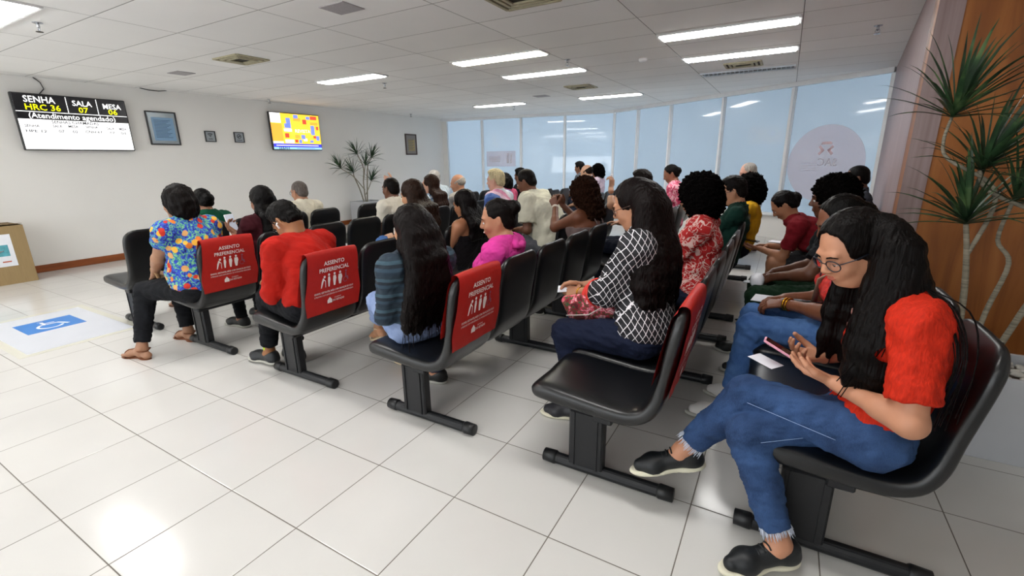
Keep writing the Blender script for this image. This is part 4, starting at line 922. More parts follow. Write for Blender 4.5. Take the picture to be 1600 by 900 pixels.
def slab(name, lab, cat_, c, fwd, up, size, m, bev=.004, parts=None):
    """a flat thing lying in the plane of fwd and its left, thin along up"""
    R = frame(fwd, up); R = np.stack([norm(fwd), R[:, 1], np.cross(norm(fwd), R[:, 1])], 1)
    T = thing(name, lab, cat_, tuple(c)); m_ = MB(); m_.box((0, 0, 0), size, R, bev)
    if not parts:
        bpy.data.objects.remove(T); o = m_.build(name, m); o.location = tuple(c); return tag(o, lab, cat_)
    m_.build(parts[0], m, T)
    for nm, c2, s2, m2 in parts[1:]: q = MB(); q.box(R@V3(*c2), s2, R, min(s2)*.3); q.build(nm, m2, T)
    return T

# ------------------------------------------------------------------ the nearest woman
def ag_extra(T, d):
    g, root, s = d['g'], d['root'], d['s']
    rg = random.Random(3); m_ = MB()
    for sd in (1, -1):       # frayed hems
        k, a = d['KN'][sd], d['AN'][sd]; ax = norm(a-k); c = k+(a-k)*.84; 
        m_ = MB()
        for i, p in enumerate(ring(c, ax, .0475, 90)):
            o_ = norm(p-c); q = p+ax*rg.uniform(.014, .034)+o_*rg.uniform(-.002, .010)+V3(rg.uniform(-.005, .005), rg.uniform(-.005, .005), 0)
            m_.tube([p-ax*.012, (p+q)/2+o_*.002, q], [.0014, .0013, .0006], 4)
        rel(T, m_, 'frayed_hem', mat('fray_white', 'c8d0e0', .9), root)
    lens = MB()
    for y in (1, -1): c_ = g(.0955, .033*y, -.002); lens.add([c_-root]+[c_-root+d['Rh']@V3(0, .022*math.cos(q), .018*math.sin(q)) for q in np.linspace(0, 2*PI, 21)[:-1]], [(0, i+1, (i+1) % 20+1) for i in range(20)])
    t = NT('clear_lens'); t.b.inputs['Transmission Weight'].default_value = 1; t.b.inputs['Roughness'].default_value = 0; t.b.inputs['IOR'].default_value = 1.02; t.b.inputs['Base Color'].default_value = (.93, .95, 1, 1)
    gl = [c for c in T.children if c.name.startswith('glasses')][0]; lens.build('lenses', t.m, gl, False)
    # blouse cuffs, placket and buttons
    m_ = MB(); N, sp, RT = d['N'], d['sp'], d['RT']; bt = MB()
    for i in range(5):
        tt = .86-.11*i; p = sp(tt)+RT(tt)@V3(.128+.012*math.sin(i), -.01, 0); m_.tube([p-Z3*.028, p+Z3*.028], .010, 6, True, .4)
        q = p+d['F']*.010; bt.tube([q-d['F']*.003, q+d['F']*.004], .010, 14)
    rel(T, bt, 'buttons', mat('pearl_pink', 'c98a80', .3, .5), root)
    w_ = MB(); q = d['WR'][-1]; w_.tube(ring(q, d['WR'][-1]-d['EL'][-1], .028, 16), .003, 6, close=True); rel(T, w_, 'wrist_band', mat('band_dark', '2a2320', .5), root)
    seam = MB()
    for sd in (1, -1):
        h, k, a = d['HJ'][sd], d['KN'][sd], d['AN'][sd]; out = d['L']*sd if sd > 0 else d['L']
        up = norm(np.cross(k-h, d['L'])); 
        pts = [h+(k-h)*x+norm(np.cross(np.cross(k-h, out), k-h))*(.101-.029*x) for x in np.linspace(.25, .97, 9)]
        seam.tube(pts, .0011, 4)
    rel(T, seam, 'seam_stitching', mat('stitch', '8ba2c8', .8), root)
agH = V3(4.995, .955, 1.142)
def lockset():
    L_ = []; 
    def ln(pts, r): L_.append(([tuple(p) for p in pts], r))
    # near side: from the crown over the left shoulder and down in front of the arm
    for i, (dx, dy) in enumerate(((0, 0), (.03, -.006), (.06, -.008), (.09, -.005), (-.03, .015))):
        ln([agH+V3(.055+.008*i, -.03, .085), agH+V3(.10+dx*.4, -.080, .02), agH+V3(.09+dx*.6, -.095+dy, -.09), (5.075+dx*.6, .835+dy, .96), (5.065+dx*.8, .815+dy, .86), (5.06+dx*.85, .815+dy, .735-.012*i)], [.02, .026, .028, .030, .030, .012])
    # behind the shoulder
    for i, (dx, dy) in enumerate(((0, 0), (.02, .05), (.02, .11), (.01, .17))):
        ln([agH+V3(.06, -.02+dy*.3, .075), agH+V3(.115, -.05+dy*.5, .0), agH+V3(.17, -.06+dy, -.09), (5.20+dx, .90+dy, .95), (5.22+dx, .95+dy, .80)], [.028, .034, .034, .028, .012])
    # far side, hanging in front of the chest
    for i, (dx, dy) in enumerate(((0, 0), (.035, .01), (.07, .0))):
        ln([agH+V3(.0, .05, .09), agH+V3(.0+dx*.5, .088, -.02), agH+V3(.01+dx, .10+dy, -.13), (4.985+dx, 1.06+dy, .90), (4.965+dx, 1.04+dy, .72)], [.02, .026, .028, .026, .008])
    return L_
rg = random.Random(11); TB = []
for i in range(70):
    a_ = rg.random(); sx_ = 5.03+.11*a_; ey = rg.uniform(-.01, .02)
    TB.append(([agH+V3(.06+.05*a_, -.075, .05), agH+V3(.08+.08*a_, -.112, -.08), V3(sx_+.05, .806+ey, .95), V3(sx_+.02+rg.uniform(-.02, .02), .795+ey, .84), V3(sx_+rg.uniform(-.03, .03), .805+ey, .70+rg.uniform(-.03, .05))], .0016))
for i in range(16):
    a_ = rg.random(); TB.append(([agH+V3(.11, -.07, .02), agH+V3(.17, -.11, -.07), V3(5.20+.07*a_, .775, 1.02), V3(5.24+.05*a_, .713, .90), V3(5.22+.07*a_+rg.uniform(-.02, .02), .720, .72+rg.uniform(-.05, .06))], .0017))
person('woman in red knit blouse and frayed blue jeans with a pink phone, nearest the camera', (5.13, .93), tuple(agH), neck=(5.16, .94, 1.018), byaw=181, hyaw=216, hpitch=29, s=1.0, res=.0075, near=True, seat_z=.448,
       skin_c='b98264', hair='cap', hair_c='0b0706', shirt_m=KNIT, sleeve=.78, loose=.004, pants_m=DEN, pant_len=.84, shoes='14171a', glasses='141a26',
       hand_l=(5.01, .868, .70), el_l=(.18, -.5, -1), hl=dict(d=(-.84, .50, .12), n=(-.05, .25, 1), curl=.38, thumb=.9), hand_r=(4.99, 1.10, .70), hr=dict(d=(-.85, -.42, .10), n=(-.1, -.35, 1), curl=.7, thumb=.9), el_r=(.2, .6, -.9),
       knee_l=(4.815, .885, .575), foot_l=(4.555, .865, .29), toe_l=(-.78, -.30, -.18), knee_r=(4.77, .795, .475), foot_r=(4.925, .735, .105), toe_r=(-.80, -.58, -.06), locks=lockset(), tubes=TB, extras=ag_extra, neck_cut=.07, spine=.03, hem=.08)
slab('smartphone', 'pink cased smartphone held by the nearest woman', 'phone', (4.855, .99, .738), norm(V3(-.86, .10, .42)), V3(.42, .1, .9), (.155, .075, .009), mat('pink_case', 'e9a3b8', .35, .5), .004,
     ['case', ('screen', (0, 0, .0052), (.142, .064, .0012), PHONEB), ('camera_bump', (.055, .018, -.006), (.024, .024, .004), PHONEB)])
slab('paper_ticket', 'small white ticket under the pink phone', 'ticket', (4.80, .985, .688), norm(V3(-.8, .5, .12)), V3(.1, 0, 1), (.10, .075, .0012), PAPER, 0)

# ------------------------------------------------------------------ others, front to back
def a_extra(T, d):
    m_ = MB(); c = d['g'](-.09, .0, .07); m_.tube([c-d['L']*.03, c+d['L']*.03], .008, 8); rel(T, m_, 'hair_clip', mat('clip_grey', '8a8a90', .4), d['root'])
person('woman in tropical print blouse, black trousers and sandals, leftmost in the photo', (1.0, .87), (.955, .835, 1.172), byaw=193, hyaw=192, hpitch=6, s=1.03, fat=1.25, res=.009, skin_c='a3765a', hair='bob', hair_c='100b0a', shirt_m=m_tropical(), sleeve=.40, loose=.004,
       pants='15161a', pant_len=.9, footwear='sandal', shoes='7a4a30', knee_l=(.57, .66, .50), foot_l=(.66, .52, .085), toe_l=(-.95, -.25, 0), hand_l=(.64, .72, .62), hand_r=(.66, .95, .62), el_l=(.3, -.7, -.8), sw=1.06, hem=-.04, extras=a_extra)
T = thing('straw_bag', 'small braided tan bag on the lap of the woman in tropical blouse', 'bag', (.66, .72, .60)); m_ = MB(); m_.tube(ring((0, 0, .0), (.2, 1, .2), .075, 24), .012, 8, close=True); m_.build('handle', BROWNLEATHER, T, True)
m_ = MB(); m_.box((0, .06, -.01), (.16, .05, .09), bev=.02); m_.build('pouch', mat('tan_pouch', '8d7050', .7), T)
person('woman in green top with tied dark hair, in the front row behind the tropical blouse', (-.13, 1.47), (-.09, 1.53, 1.092), hyaw=186, hpitch=20, s=.97, fat=1.05, res=.009, skin_c='8a5d44', hair='tied', hair_c='0b0908', shirt='0f4a35', sleeve=.6, pants='1a1a20', footwear='sandal', shoes='5a3a28')
person('woman in maroon top with long dark hair, second row beside the tropical blouse', (.99, 1.43), (.955, 1.475, 1.130), hyaw=186, hpitch=10, s=1.0, fat=1.08, res=.009, skin_c='8f6047', hair='long', hair_len=.22, hair_c='0c0a0a', shirt='3a1018', sleeve=.65, pants='121317',
       hand_l=(.68, 1.36, .84), hl=dict(d=(-.6, .1, .8), n=(.7, .2, .5), curl=.7))
slab('smartphone', 'white phone held up by the woman in maroon top', 'phone', (.63, 1.37, .945), norm(V3(-.35, 0, .94)), V3(.9, -.2, .3), (.15, .075, .009), mat('phone_white', 'e6e6ea', .3), .004, ['case', ('screen', (0, 0, .0052), (.14, .066, .0012), mat('lit_screen', 'c9d2e0', .3))])
def d_extra(T, d):
    m_ = MB(); c = d['g'](-.002, .088, -.008); m_.tube([c, c+d['Rh']@V3(.012, .004, -.004), c+d['Rh']@V3(.016, .004, -.034)], .0055, 8); rel(T, m_, 'white_earbud', WHITEPL, d['root'])
    m_ = MB()
    for sd in (1, -1): m_.tube([d['AN'][sd]+V3(0, 0, -.03), d['AN'][sd]+V3(0, 0, .045)], .0385, 14)
    rel(T, m_, 'neon_socks', mat('neon_green', 'b8e020', .7), d['root'])
    m_ = MB(); m_.tube([d['WR'][1]+V3(0, 0, .005)-d['L']*0, d['WR'][1]+norm(d['WR'][1]-d['EL'][1])*.012], .031, 16); rel(T, m_, 'watch', BLACKPL, d['root'])
person('young man in red long-sleeved shirt bending over, white earbud, third row end', (2.17, .95), (1.965, 1.0, 1.075), hyaw=194, hpitch=48, s=1.03, male=True, res=.0085, skin_c='96643f', hair='short', hair_c='0d0a09', shirt='a81c12', sleeve=1.85, pants='131418', pant_len=.86, loose=.008, shoes='26282b', glasses='1a1a1e',
       hand_l=(1.80, .93, .66), hand_r=(1.80, 1.03, .66), el_l=(.6, -.5, -.8), knee_l=(1.73, .93, .53), foot_l=(1.64, .93, .10), toe_l=(-.97, -.1, 0), spine=.075, extras=d_extra, hem=-.12, neck_cut=.072)
# woman with long hair and light jeans
h0 = V3(3.11, .925, 1.098)
LK = []
for i, y in enumerate((-.13, -.095, -.06, -.02, .02, .06, .095)):
    LK.append(([tuple(h0+V3(.03, y*.5, .08)), tuple(h0+V3(.085, y*.75, -.02)), tuple(h0+V3(.12, y*.95, -.16)), (3.235, .925+y*1.2, .80), (3.19+.01*(i % 2), .93+y*1.25, .66), (3.17, .93+y*1.2+.01*(i % 3), .57-.02*(i % 3))], [.03, .036, .036, .036, .030, .008]))
rg = random.Random(5); TB = []
for i in range(60):
    y = rg.uniform(-.16, .12); TB.append(([h0+V3(.05, y*.5, .06), h0+V3(.125, y*.8, -.06), V3(3.25, .925+y*1.1, .86), V3(3.225, .925+y*1.3, .70), V3(3.20+rg.uniform(-.02, .02), .93+y*1.35, .53+rg.uniform(-.04, .05))], .0016))
person('woman with very long straight dark hair, denim jacket and light rolled jeans, seen from behind', (3.05, 1.0), tuple(h0), byaw=163, hyaw=166, hpitch=6, s=1.0, res=.0085, skin_c='b58463', hair='long', hair_len=.5, hair_c='120c0b', shirt_m=m_stripes('striped_denim_jacket', ['1d2d3c', '2a3f50', '17222e', '3a5260', '22323f'], .018, (0, 0, 0)), sleeve=1.8,
       pants_m=DENL, pant_len=.62, footwear='heel', shoes='cdbb9c', knee_l=(2.68, 1.06, .60), foot_l=(2.45, 1.26, .33), toe_l=(-.80, .40, -.30), knee_r=(2.64, 1.25, .5), foot_r=(2.62, 1.32, .12), hand_l=(2.85, .98, .64), hand_r=(2.82, 1.2, .64), locks=LK, tubes=TB, hem=.02)
def q_extra(T, d):
    m_ = MB(); N = d['N']; m_.tube([N-d['F']*.055+V3(0, 0, .02), N-d['F']*.085-V3(0, 0, .02)+d['L']*.05, N-d['F']*.09-V3(0, 0, .03), N-d['F']*.085-V3(0, 0, .02)-d['L']*.05], .026, 10, True, .8); rel(T, m_, 'hood', fabric('cloth_d8409a', 'd8409a'), d['root'])
    m_ = MB(); g = d['g']; m_.tube([g(.090, .020, -.053), g(.096, .008, -.058), g(.097, 0, -.0585), g(.096, -.008, -.058), g(.090, -.020, -.053)], [.002, .0035, .004, .0035, .002], 8); rel(T, m_, 'teeth', mat('teeth', 'efe9e0', .3), d['root'])
person('laughing woman in bright pink hoodie with tied-back hair, fourth row', (3.24, 1.46), (3.29, 1.50, 1.090), byaw=188, hyaw=212, hpitch=12, s=1.0, res=.008, skin_c='b07a5c', hair='bun', hair_c='120d0c', shirt='d8409a', sleeve=1.9, pants='2a3550', hand_l=(3.04, 1.30, .72), el_l=(-.3, -.3, -1), hand_r=(2.95, 1.5, .62), extras=q_extra, neck_cut=.07)
# woman in black lattice blouse
w0 = V3(4.12, 1.50, 1.205); LK = []
for i, (x, y) in enumerate(((.0, -.12), (.04, -.125), (.08, -.11), (.115, -.08), (.14, -.03), (.15, .03), (.14, .08))):
    LK.append(([tuple(w0+V3(.035+x*.3, y*.4, .080)), tuple(w0+V3(.065+x*.45, y*.74, .0)), tuple(w0+V3(.070+x*.6, y*.90, -.13)), (4.185+x, 1.47+y*1.15, .97), (4.215+x*.9, 1.455+y*1.25, .83), (4.24+x*.75, 1.45+y*1.25, .67+.02*(i % 3))], [.030, .038, .040, .034, .030, .010]))
rg = random.Random(9); TB = []
for i in range(50):
    y = rg.uniform(-.15, .06); TB.append(([w0+V3(.05, y*.6, .06), w0+V3(.10, y*.85, -.08), V3(4.25, 1.46+y*1.2, .95), V3(4.29, 1.44+y*1.35, .80), V3(4.28+rg.uniform(-.05, .06), 1.44+y*1.35, .65+rg.uniform(-.04, .06))], .0016))
def w_extra(T, d):
    m_ = MB(); e, wv = d['EL'][1], d['WR'][1]; c = e+(wv-e)*.34
    pts = ring(c, wv-e, .074, 20); m_.tube(pts, .016, 8, close=True, flat=.35); pts = ring(c+norm(wv-e)*.035, (wv-e)+V3(0, 0, .12), .070, 20); m_.tube(pts, .012, 8, close=True, flat=.35); rel(T, m_, 'red_cuffs', mat('coral_red_trim', 'd8342a', .6), d['root'])
    m_ = MB(); m_.tube(ring(d['WR'][1], wv-e, .029, 18), .004, 6, close=True); rel(T, m_, 'bracelet', GOLD, d['root'])
person('woman in black and white lattice blouse with glasses, holding a floral clutch', (4.23, 1.42), tuple(w0), byaw=182, hyaw=184, hpitch=22, s=1.04, fat=1.15, res=.008, near=True, skin_c='b07c5e', hair='cap', hair_c='120b0a', shirt_m=m_lattice(), sleeve=1.32, loose=.014,
       pants='141b30', pant_len=.95, shoes='2a2a2e', glasses='4a3026', hand_l=(3.845, 1.50, .70), hl=dict(d=(-.9, .2, -.1), n=(0, .6, -.6), curl=.7), hand_r=(3.83, 1.60, .715), hr=dict(d=(-.9, -.2, 0), n=(0, -.6, -.6), curl=.7), el_l=(.3, -.6, -.9), el_r=(.2, .6, -.9),
       knee_l=(3.86, 1.30, .525), foot_l=(3.93, 1.32, .09), knee_r=(3.86, 1.52, .53), foot_r=(3.95, 1.5, .09), locks=LK, tubes=TB, extras=w_extra)
FLO = m_blot('red_rose_print', ['5a1a20', '8c1f2c', '3f5a38', 'c23a4e', 'e06a80', 'f0c0c4', 'a02030'], 22)
T = thing('clutch_bag', 'red floral fabric clutch on the lap of the woman in lattice blouse', 'bag', (3.93, 1.40, .655), -.1); m_ = MB(); R_ = roty(-.28)@rotx(.35); m_.box((0, 0, 0), (.29, .05, .17), R_, bev=.018); m_.build('body', FLO, T, True)
m_ = MB(); m_.tube([R_@V3(-.14, -.03, -.02), R_@V3(0, -.033, -.03), R_@V3(.13, -.03, .02)], .003, 6); m_.tube(ring(R_@V3(.08, -.02, .075), (0, 1, .2), .035, 20), .008, 8, close=True, flat=.6); m_.build('ring_handle', mat('pearl', 'e4d8d0', .3), T, True)
slab('paper_ticket', 'white paper in the hands of the woman in lattice blouse', 'ticket', (3.735, 1.54, .70), norm(V3(-.9, -.3, -.1)), V3(.1, -.3, 1), (.10, .07, .0012), PAPER, 0)

# row five, second person: white shoes and blue jeans
def af_extra(T, d):
    m_ = MB(); wv, e = d['WR'][1], d['EL'][1]; m_.tube(ring(wv-norm(wv-e)*.01, wv-e, .031, 20), .006, 8, close=True); m_.tube(ring(wv-norm(wv-e)*.028, wv-e, .033, 20), .004, 8, close=True); rel(T, m_, 'gold_bracelet', GOLD, d['root'])
    m_ = MB(); m_.tube([d['SH'][1]+V3(.02, 0, .05), d['sp'](.6)+d['F']*.15-d['L']*.0+V3(0, 0, .02), d['sp'](.3)+d['F']*.17-d['L']*.08], .018, 8, True, .3); rel(T, m_, 'beige_strap', mat('beige_strap', 'a8937c', .7), d['root'])
person('woman in red and black top with gold bracelet, right beside the nearest woman', (5.18, 1.86), (5.035, 1.78, 1.135), byaw=186, hyaw=192, hpitch=28, s=1.0, fat=1.1, res=.0085, skin_c='7a4a33', hair='tied', hair_c='0b0908', shirt_m=m_blot('red_black_print', ['1a1214', 'c42a22', 'd8342a', 'c42a22', 'b02a40'], 9), sleeve=.7, loose=.01, pants_m=DENS, pant_len=.80, shoes='d8d4d0',
       hand_l=(4.86, 1.86, .68), hl=dict(d=(-.9, .2, -.2), n=(0, .3, -.9), curl=.6), hand_r=(4.86, 1.98, .68), knee_l=(4.70, 1.80, .545), foot_l=(4.66, 1.72, .095), toe_l=(-.95, -.25, 0), knee_r=(4.72, 2.0, .545), foot_r=(4.72, 1.98, .09), extras=af_extra)
slab('document', 'white folded document on the knees of the woman in red and black top', 'paper', (4.80, 2.08, .635), norm(V3(-.8, .1, -.02)), V3(0, 0, 1), (.20, .15, .004), PAPER, 0)
T = thing('wallet', 'dark olive zipped wallet under the braceleted hand', 'wallet', (4.93, 1.93, .655), .1); m_ = MB(); m_.box((0, 0, 0), (.20, .11, .05), rotx(-.5), bev=.018); m_.build('body', mat('olive_leather', '24241f', .45), T, True); m_ = MB(); m_.tube([(-.09, -.04, .045), (0, -.042, .048), (.09, -.04, .045)], .003, 6); m_.build('zip', CHROME, T)
person('woman with big curly black hair, black tee and dark green trousers on the nearest bench', (5.19, 2.64), (5.045, 2.68, 1.172), hyaw=180, hpitch=8, s=1.04, fat=1.15, res=.0085, skin_c='5e3826', hair='curly', hair_len=1.2, hair_c='0a0807', shirt='15171b', sleeve=.7, loose=.008, pants='18301f', shoes='222222',
       hand_l=(4.79, 2.56, .66), hl=dict(d=(-.8, .4, -.5), n=(.2, .5, -.7), curl=.9), hand_r=(4.79, 2.70, .665), hr=dict(d=(-.8, -.4, -.5), n=(.2, -.5, -.7), curl=.9), knee_l=(4.70, 2.42, .55), knee_r=(4.71, 2.74, .55), el_l=(.2, -.8, -.6))
T = thing('white_cap', 'rolled white cloth cap held over the green trousers', 'cap', (4.70, 2.50, .625)); m_ = MB(); m_.tube([(0, -.06, 0), (0, -.02, .01), (0, .04, .012), (0, .08, .0)], [.028, .042, .044, .030], 14); m_.build('crown', PAPER, T, True); m_ = MB(); m_.tube([(-.03, .06, -.01), (-.08, .07, -.02)], [.035, .03], 12, True, .25); m_.build('peak', PAPER, T, True)
person('person in maroon polo and patterned shorts leaning far forward over a phone', (5.20, 3.72), (4.80, 3.70, 1.030), hyaw=184, hpitch=42, s=1.0, res=.010, skin_c='a87456', hair='tied', hair_c='0f0c0c', shirt='7c1822', sleeve=.7, pants_m=m_blot('black_white_shorts', ['101216', '14161a', '101216', 'c8c8cc'], 8), pant_len=0, shoes='303030', footwear='sandal',
       hand_l=(4.66, 3.74, .64), hl=dict(d=(-.95, .1, .0), n=(0, .1, 1), curl=.5), hand_r=(4.72, 3.92, .64), spine=.05, hem=-.04)
slab('smartphone', 'black phone held out by the person in maroon polo', 'phone', (4.57, 3.80, .70), norm(V3(-.9, .2, .1)), V3(.1, 0, 1), (.15, .075, .009), PHONEB, .003)
slab('document', 'small white card in the lap of the person in maroon polo', 'paper', (4.80, 3.98, .67), norm(V3(-.8, .3, 0)), V3(0, 0, 1), (.16, .10, .006), PAPER, 0)
person('man with close-cropped black hair half hidden behind the curly black hair', (5.45, 4.9), (5.40, 4.95, 1.205), male=True, s=1.03, res=.011, skin_c='5a3826', hair='buzz', hair_c='0a0807', shirt='30343c')
# row four and beyond
person('woman with big round black curls in red blouse printed with white flowers', (4.32, 2.38), (4.285, 2.42, 1.178), hyaw=172, hpitch=14, s=1.0, fat=1.1, res=.009, skin_c='8f5f44', hair='afro', hair_c='0a0808', shirt_m=m_redfloral(), sleeve=.75, loose=.012, pants='1c2438', hand_l=(3.98, 2.38, .68))
T = thing('carton', 'small brown carton beside the red flowered blouse', 'box', (4.12, 2.72, .62)); m_ = MB(); m_.box((0, 0, .065), (.16, .22, .13), bev=.002); m_.build('box', CARD, T); m_ = MB(); m_.box((0, 0, .134), (.162, .222, .006)); m_.build('lid', mat('pale_card', 'c8b598', .8), T)
person('man in dark green polo with glasses holding a phone before his face', (4.38, 3.56), (4.405, 3.56, 1.150), hyaw=184, hpitch=14, s=1.0, male=True, res=.009, skin_c='b07e60', hair='short', hair_c='15100e', shirt='12342c', sleeve=.6, pants='20242c', glasses='3a3a40',
       hand_l=(4.17, 3.58, .985), hl=dict(d=(-.3, .1, .95), n=(-.6, .6, .2), curl=.9), hand_r=(4.17, 3.70, .985), hr=dict(d=(-.3, -.1, .95), n=(-.6, -.6, .2), curl=.9), collar='12342c')
slab('smartphone', 'phone held before the face of the man in green polo', 'phone', (4.12, 3.64, 1.07), norm(V3(-.25, 0, .97)), V3(.97, 0, .25), (.15, .075, .009), mat('phone_grey', '9aa0aa', .3), .003)
person('person with curly black hair and yellow shirt just behind the green polo', (4.45, 4.3), (4.465, 4.28, 1.118), s=.98, res=.011, skin_c='7a4f38', hair='afro', hair_c='0b0909', shirt='d0a020', sleeve=.6, hpitch=18)
person('old grey-haired man in yellow shirt far by the window wall', (4.35, 6.0), (4.345, 6.05, 1.228), s=1.03, male=True, res=.011, skin_c='b98a78', hair='thin', hair_c='9a948e', shirt='d8b428', sleeve=.6, hyaw=200, hpitch=16)
person('woman in pink print top with black hair tied back, far by the window post', (3.50, 5.75), (3.43, 5.75, 1.218), s=1.0, res=.011, skin_c='8a5a44', hair='tied', hair_c='0c0a0a', shirt_m=m_blot('pink_print', ['b02a50', 'd86080', 'e8b0bc', 'c03a60'], 16), sleeve=.6, hyaw=200, hpitch=26)
person('curly brown-haired woman in strappy top with watch, raising a phone', (3.28, 2.93), (3.225, 3.04, 1.132), byaw=172, hyaw=172, hpitch=14, s=1.02, fat=1.15, res=.009, skin_c='6e412c', hair='curly', hair_len=1.2, hair_c='2a1911', shirt='6a5a58', strappy=True, sleeve=0, pants='202430', hem=-.05, neck_cut=.10,
       hand_l=(2.93, 3.12, 1.00), hl=dict(d=(-.4, .2, .8), n=(-.2, .9, .2), curl=.9), hand_r=(2.93, 3.30, 1.0), hr=dict(d=(-.4, -.2, .8), n=(-.2, -.9, .2), curl=.9), el_l=(-.2, -.6, -1), extras=lambda T, d: rel(T, MB().tube([d['WR'][1]-norm(d['WR'][1]-d['EL'][1])*.012, d['WR'][1]+norm(d['WR'][1]-d['EL'][1])*.008], .032, 16), 'watch', mat('watch_cream', 'd8d0c0', .4), d['root']))
slab('smartphone', 'dark phone in the raised hands of the curly brown-haired woman', 'phone', (2.86, 3.22, 1.10), norm(V3(-.5, 0, .85)), V3(.85, 0, .5), (.15, .075, .009), PHONEB, .003)
person('man in navy shirt with dark hair raising a phone, behind the lattice blouse', (3.55, 3.86), (3.49, 4.02, 1.192), male=True, s=1.02, res=.010, skin_c='a87a5e', hair='short', hair_c='1a1310', shirt='1a2238', sleeve=.6, hpitch=8,
       hand_l=(3.22, 3.86, 1.14), hl=dict(d=(.0, .3, .95), n=(-.9, .3, 0), curl=.9), el_l=(-.4, -1, -.6), hand_r=(3.24, 4.1, .75))
slab('smartphone', 'white phone in the raised hand of the man in navy shirt', 'phone', (3.20, 3.95, 1.20), norm(V3(-.1, 0, .97)), V3(1, 0, .1), (.15, .075, .009), mat('phone_white', 'e6e6ea', .3), .003)
person('big man in beige polo and grey trousers leaning forward, dark beard', (2.68, 3.62), (2.36, 3.60, 1.205), hyaw=188, hpitch=22, s=1.08, male=True, fat=1.45, res=.009, skin_c='6e4632', hair='buzz', hair_c='140f0d', shirt='d4d1be', sleeve=.75, loose=.012, pants='5d5e64', collar='d4d1be', spine=.07, hem=-.10,
       hand_l=(2.30, 3.52, .70), hand_r=(2.30, 3.74, .70), knee_l=(2.26, 3.42, .55), knee_r=(2.26, 3.85, .55))
person('fair-haired man in blue, white and pink striped shirt, middle distance', (1.88, 3.78), (1.845, 3.80, 1.205), hyaw=190, hpitch=6, s=1.03, male=True, fat=1.1, res=.010, skin_c='c99a86', hair='short', hair_c='cfc09a', shirt_m=m_stripes('blue_white_pink_stripes', ['c8d0e0', '3f5a9c', '5a78b8', 'd8b8cc', 'd890b0', 'd8dce4'], .05, (.6, .3, 0)), sleeve=.7, pants='30343c')
person('person with black hair and pink top hidden behind the fair-haired man', (1.12, 5.3), (1.09, 5.25, 1.112), s=1.0, res=.012, skin_c='7a4f3a', hair='bob', hair_c='0c0a0a', shirt='b8506e', sleeve=.6)
person('dark-haired man in black shirt far in front of the windows', (1.02, 5.95), (1.0, 5.93, 1.174), male=True, s=1.03, fat=1.1, res=.012, skin_c='5e3c2a', hair='short', hair_c='0b0909', shirt='16161c', sleeve=.6, hyaw=185, hpitch=10)
person('woman with black curly bob in bare-shouldered strappy top, third row', (2.22, 2.46), (2.38, 2.42, 1.068), s=1.0, fat=1.15, res=.009, skin_c='a87252', hair='long', hair_len=.22, hair_c='100b0b', shirt='181418', strappy=True, sleeve=0, neck_cut=.12, hem=-.05, hpitch=14, hand_l=(2.05, 2.3, .62), pants='1c1e26')
person('woman with straight brown hair and pale top, legs crossed in light jeans', (2.14, 2.02), (2.06, 2.12, 1.162), s=1.02, res=.010, skin_c='b58463', hair='long', hair_len=.5, hair_c='2b1c14', shirt='c8c0b8', sleeve=.5, pants_m=DENS, knee_l=(1.74, 2.06, .73), foot_l=(1.45, 2.2, .45), hand_l=(1.78, 2.10, .78))
person('man with cropped hair and cream T-shirt in the second row', (1.0, 2.92), (.975, 2.98, 1.145), hyaw=182, male=True, s=1.0, res=.010, skin_c='6a4330', hair='buzz', hair_c='120d0b', shirt='d8d2c4', sleeve=.6, hpitch=4)
person('woman with long brown hair and blue-white top pointing to the left', (1.02, 3.62), (1.0, 3.63, 1.152), hyaw=196, s=1.0, res=.010, skin_c='c09078', hair='long', hair_len=.42, hair_c='2e1c15', shirt_m=m_blot('blue_white_print', ['e0e6ee', '4a88c0', 'e0e6ee', 'c8d8e8', '3a70b0'], 10), sleeve=.5, hpitch=0,
       hand_l=(.50, 3.42, 1.255), hl=dict(d=(-.95, -.15, .15), n=(0, 1, 0), curl=.35), el_l=(.0, -.5, -1))
person('white-haired man in pale blue shirt by the far left corner', (.15, 4.85), (.10, 4.8, 1.178), male=True, s=1.05, fat=1.15, res=.011, skin_c='c09484', hair='thin', hair_c='c8c4c0', shirt='c4d2dc', sleeve=.7, hyaw=175, hpitch=0)
person('bald old man turned sideways under the left window corner', (1.0, 4.25), (1.0, 4.2, 1.135), male=True, s=1.0, res=.011, skin_c='b88468', hair='bald', hair_c='b0aaa4', shirt='a8a4a0', sleeve=.6, hyaw=200, hpitch=10)
person('grey-haired man with glasses and cream shirt in the front row', (-.13, 2.60), (-.13, 2.62, 1.112), male=True, s=1.0, res=.010, skin_c='a8785c', hair='thin', hair_c='6e6662', shirt='dcd6c4', sleeve=.6, hyaw=188, hpitch=10, glasses='303034')
person('bald man far away beside the corner window post', (1.87, 6.65), (1.87, 6.65, 1.205), male=True, s=1.05, res=.013, skin_c='b88e74', hair='bald', hair_c='1c1512', shirt='8a8a90', sleeve=.6)
person('dark-haired man far away, left of the bald head', (1.0, 8.6), (.98, 8.55, 1.246), male=True, s=1.05, res=.013, skin_c='8a5e48', hair='short', hair_c='141010', shirt='5a6068', sleeve=.6)
person('woman with black curly bob and pale pink top, far by the corner post', (1.5, 8.2), (1.47, 8.25, 1.180), s=1.02, res=.013, skin_c='8a5c46', hair='curly', hair_c='0c0a0a', shirt='d8c4d4', sleeve=.7, hyaw=190)

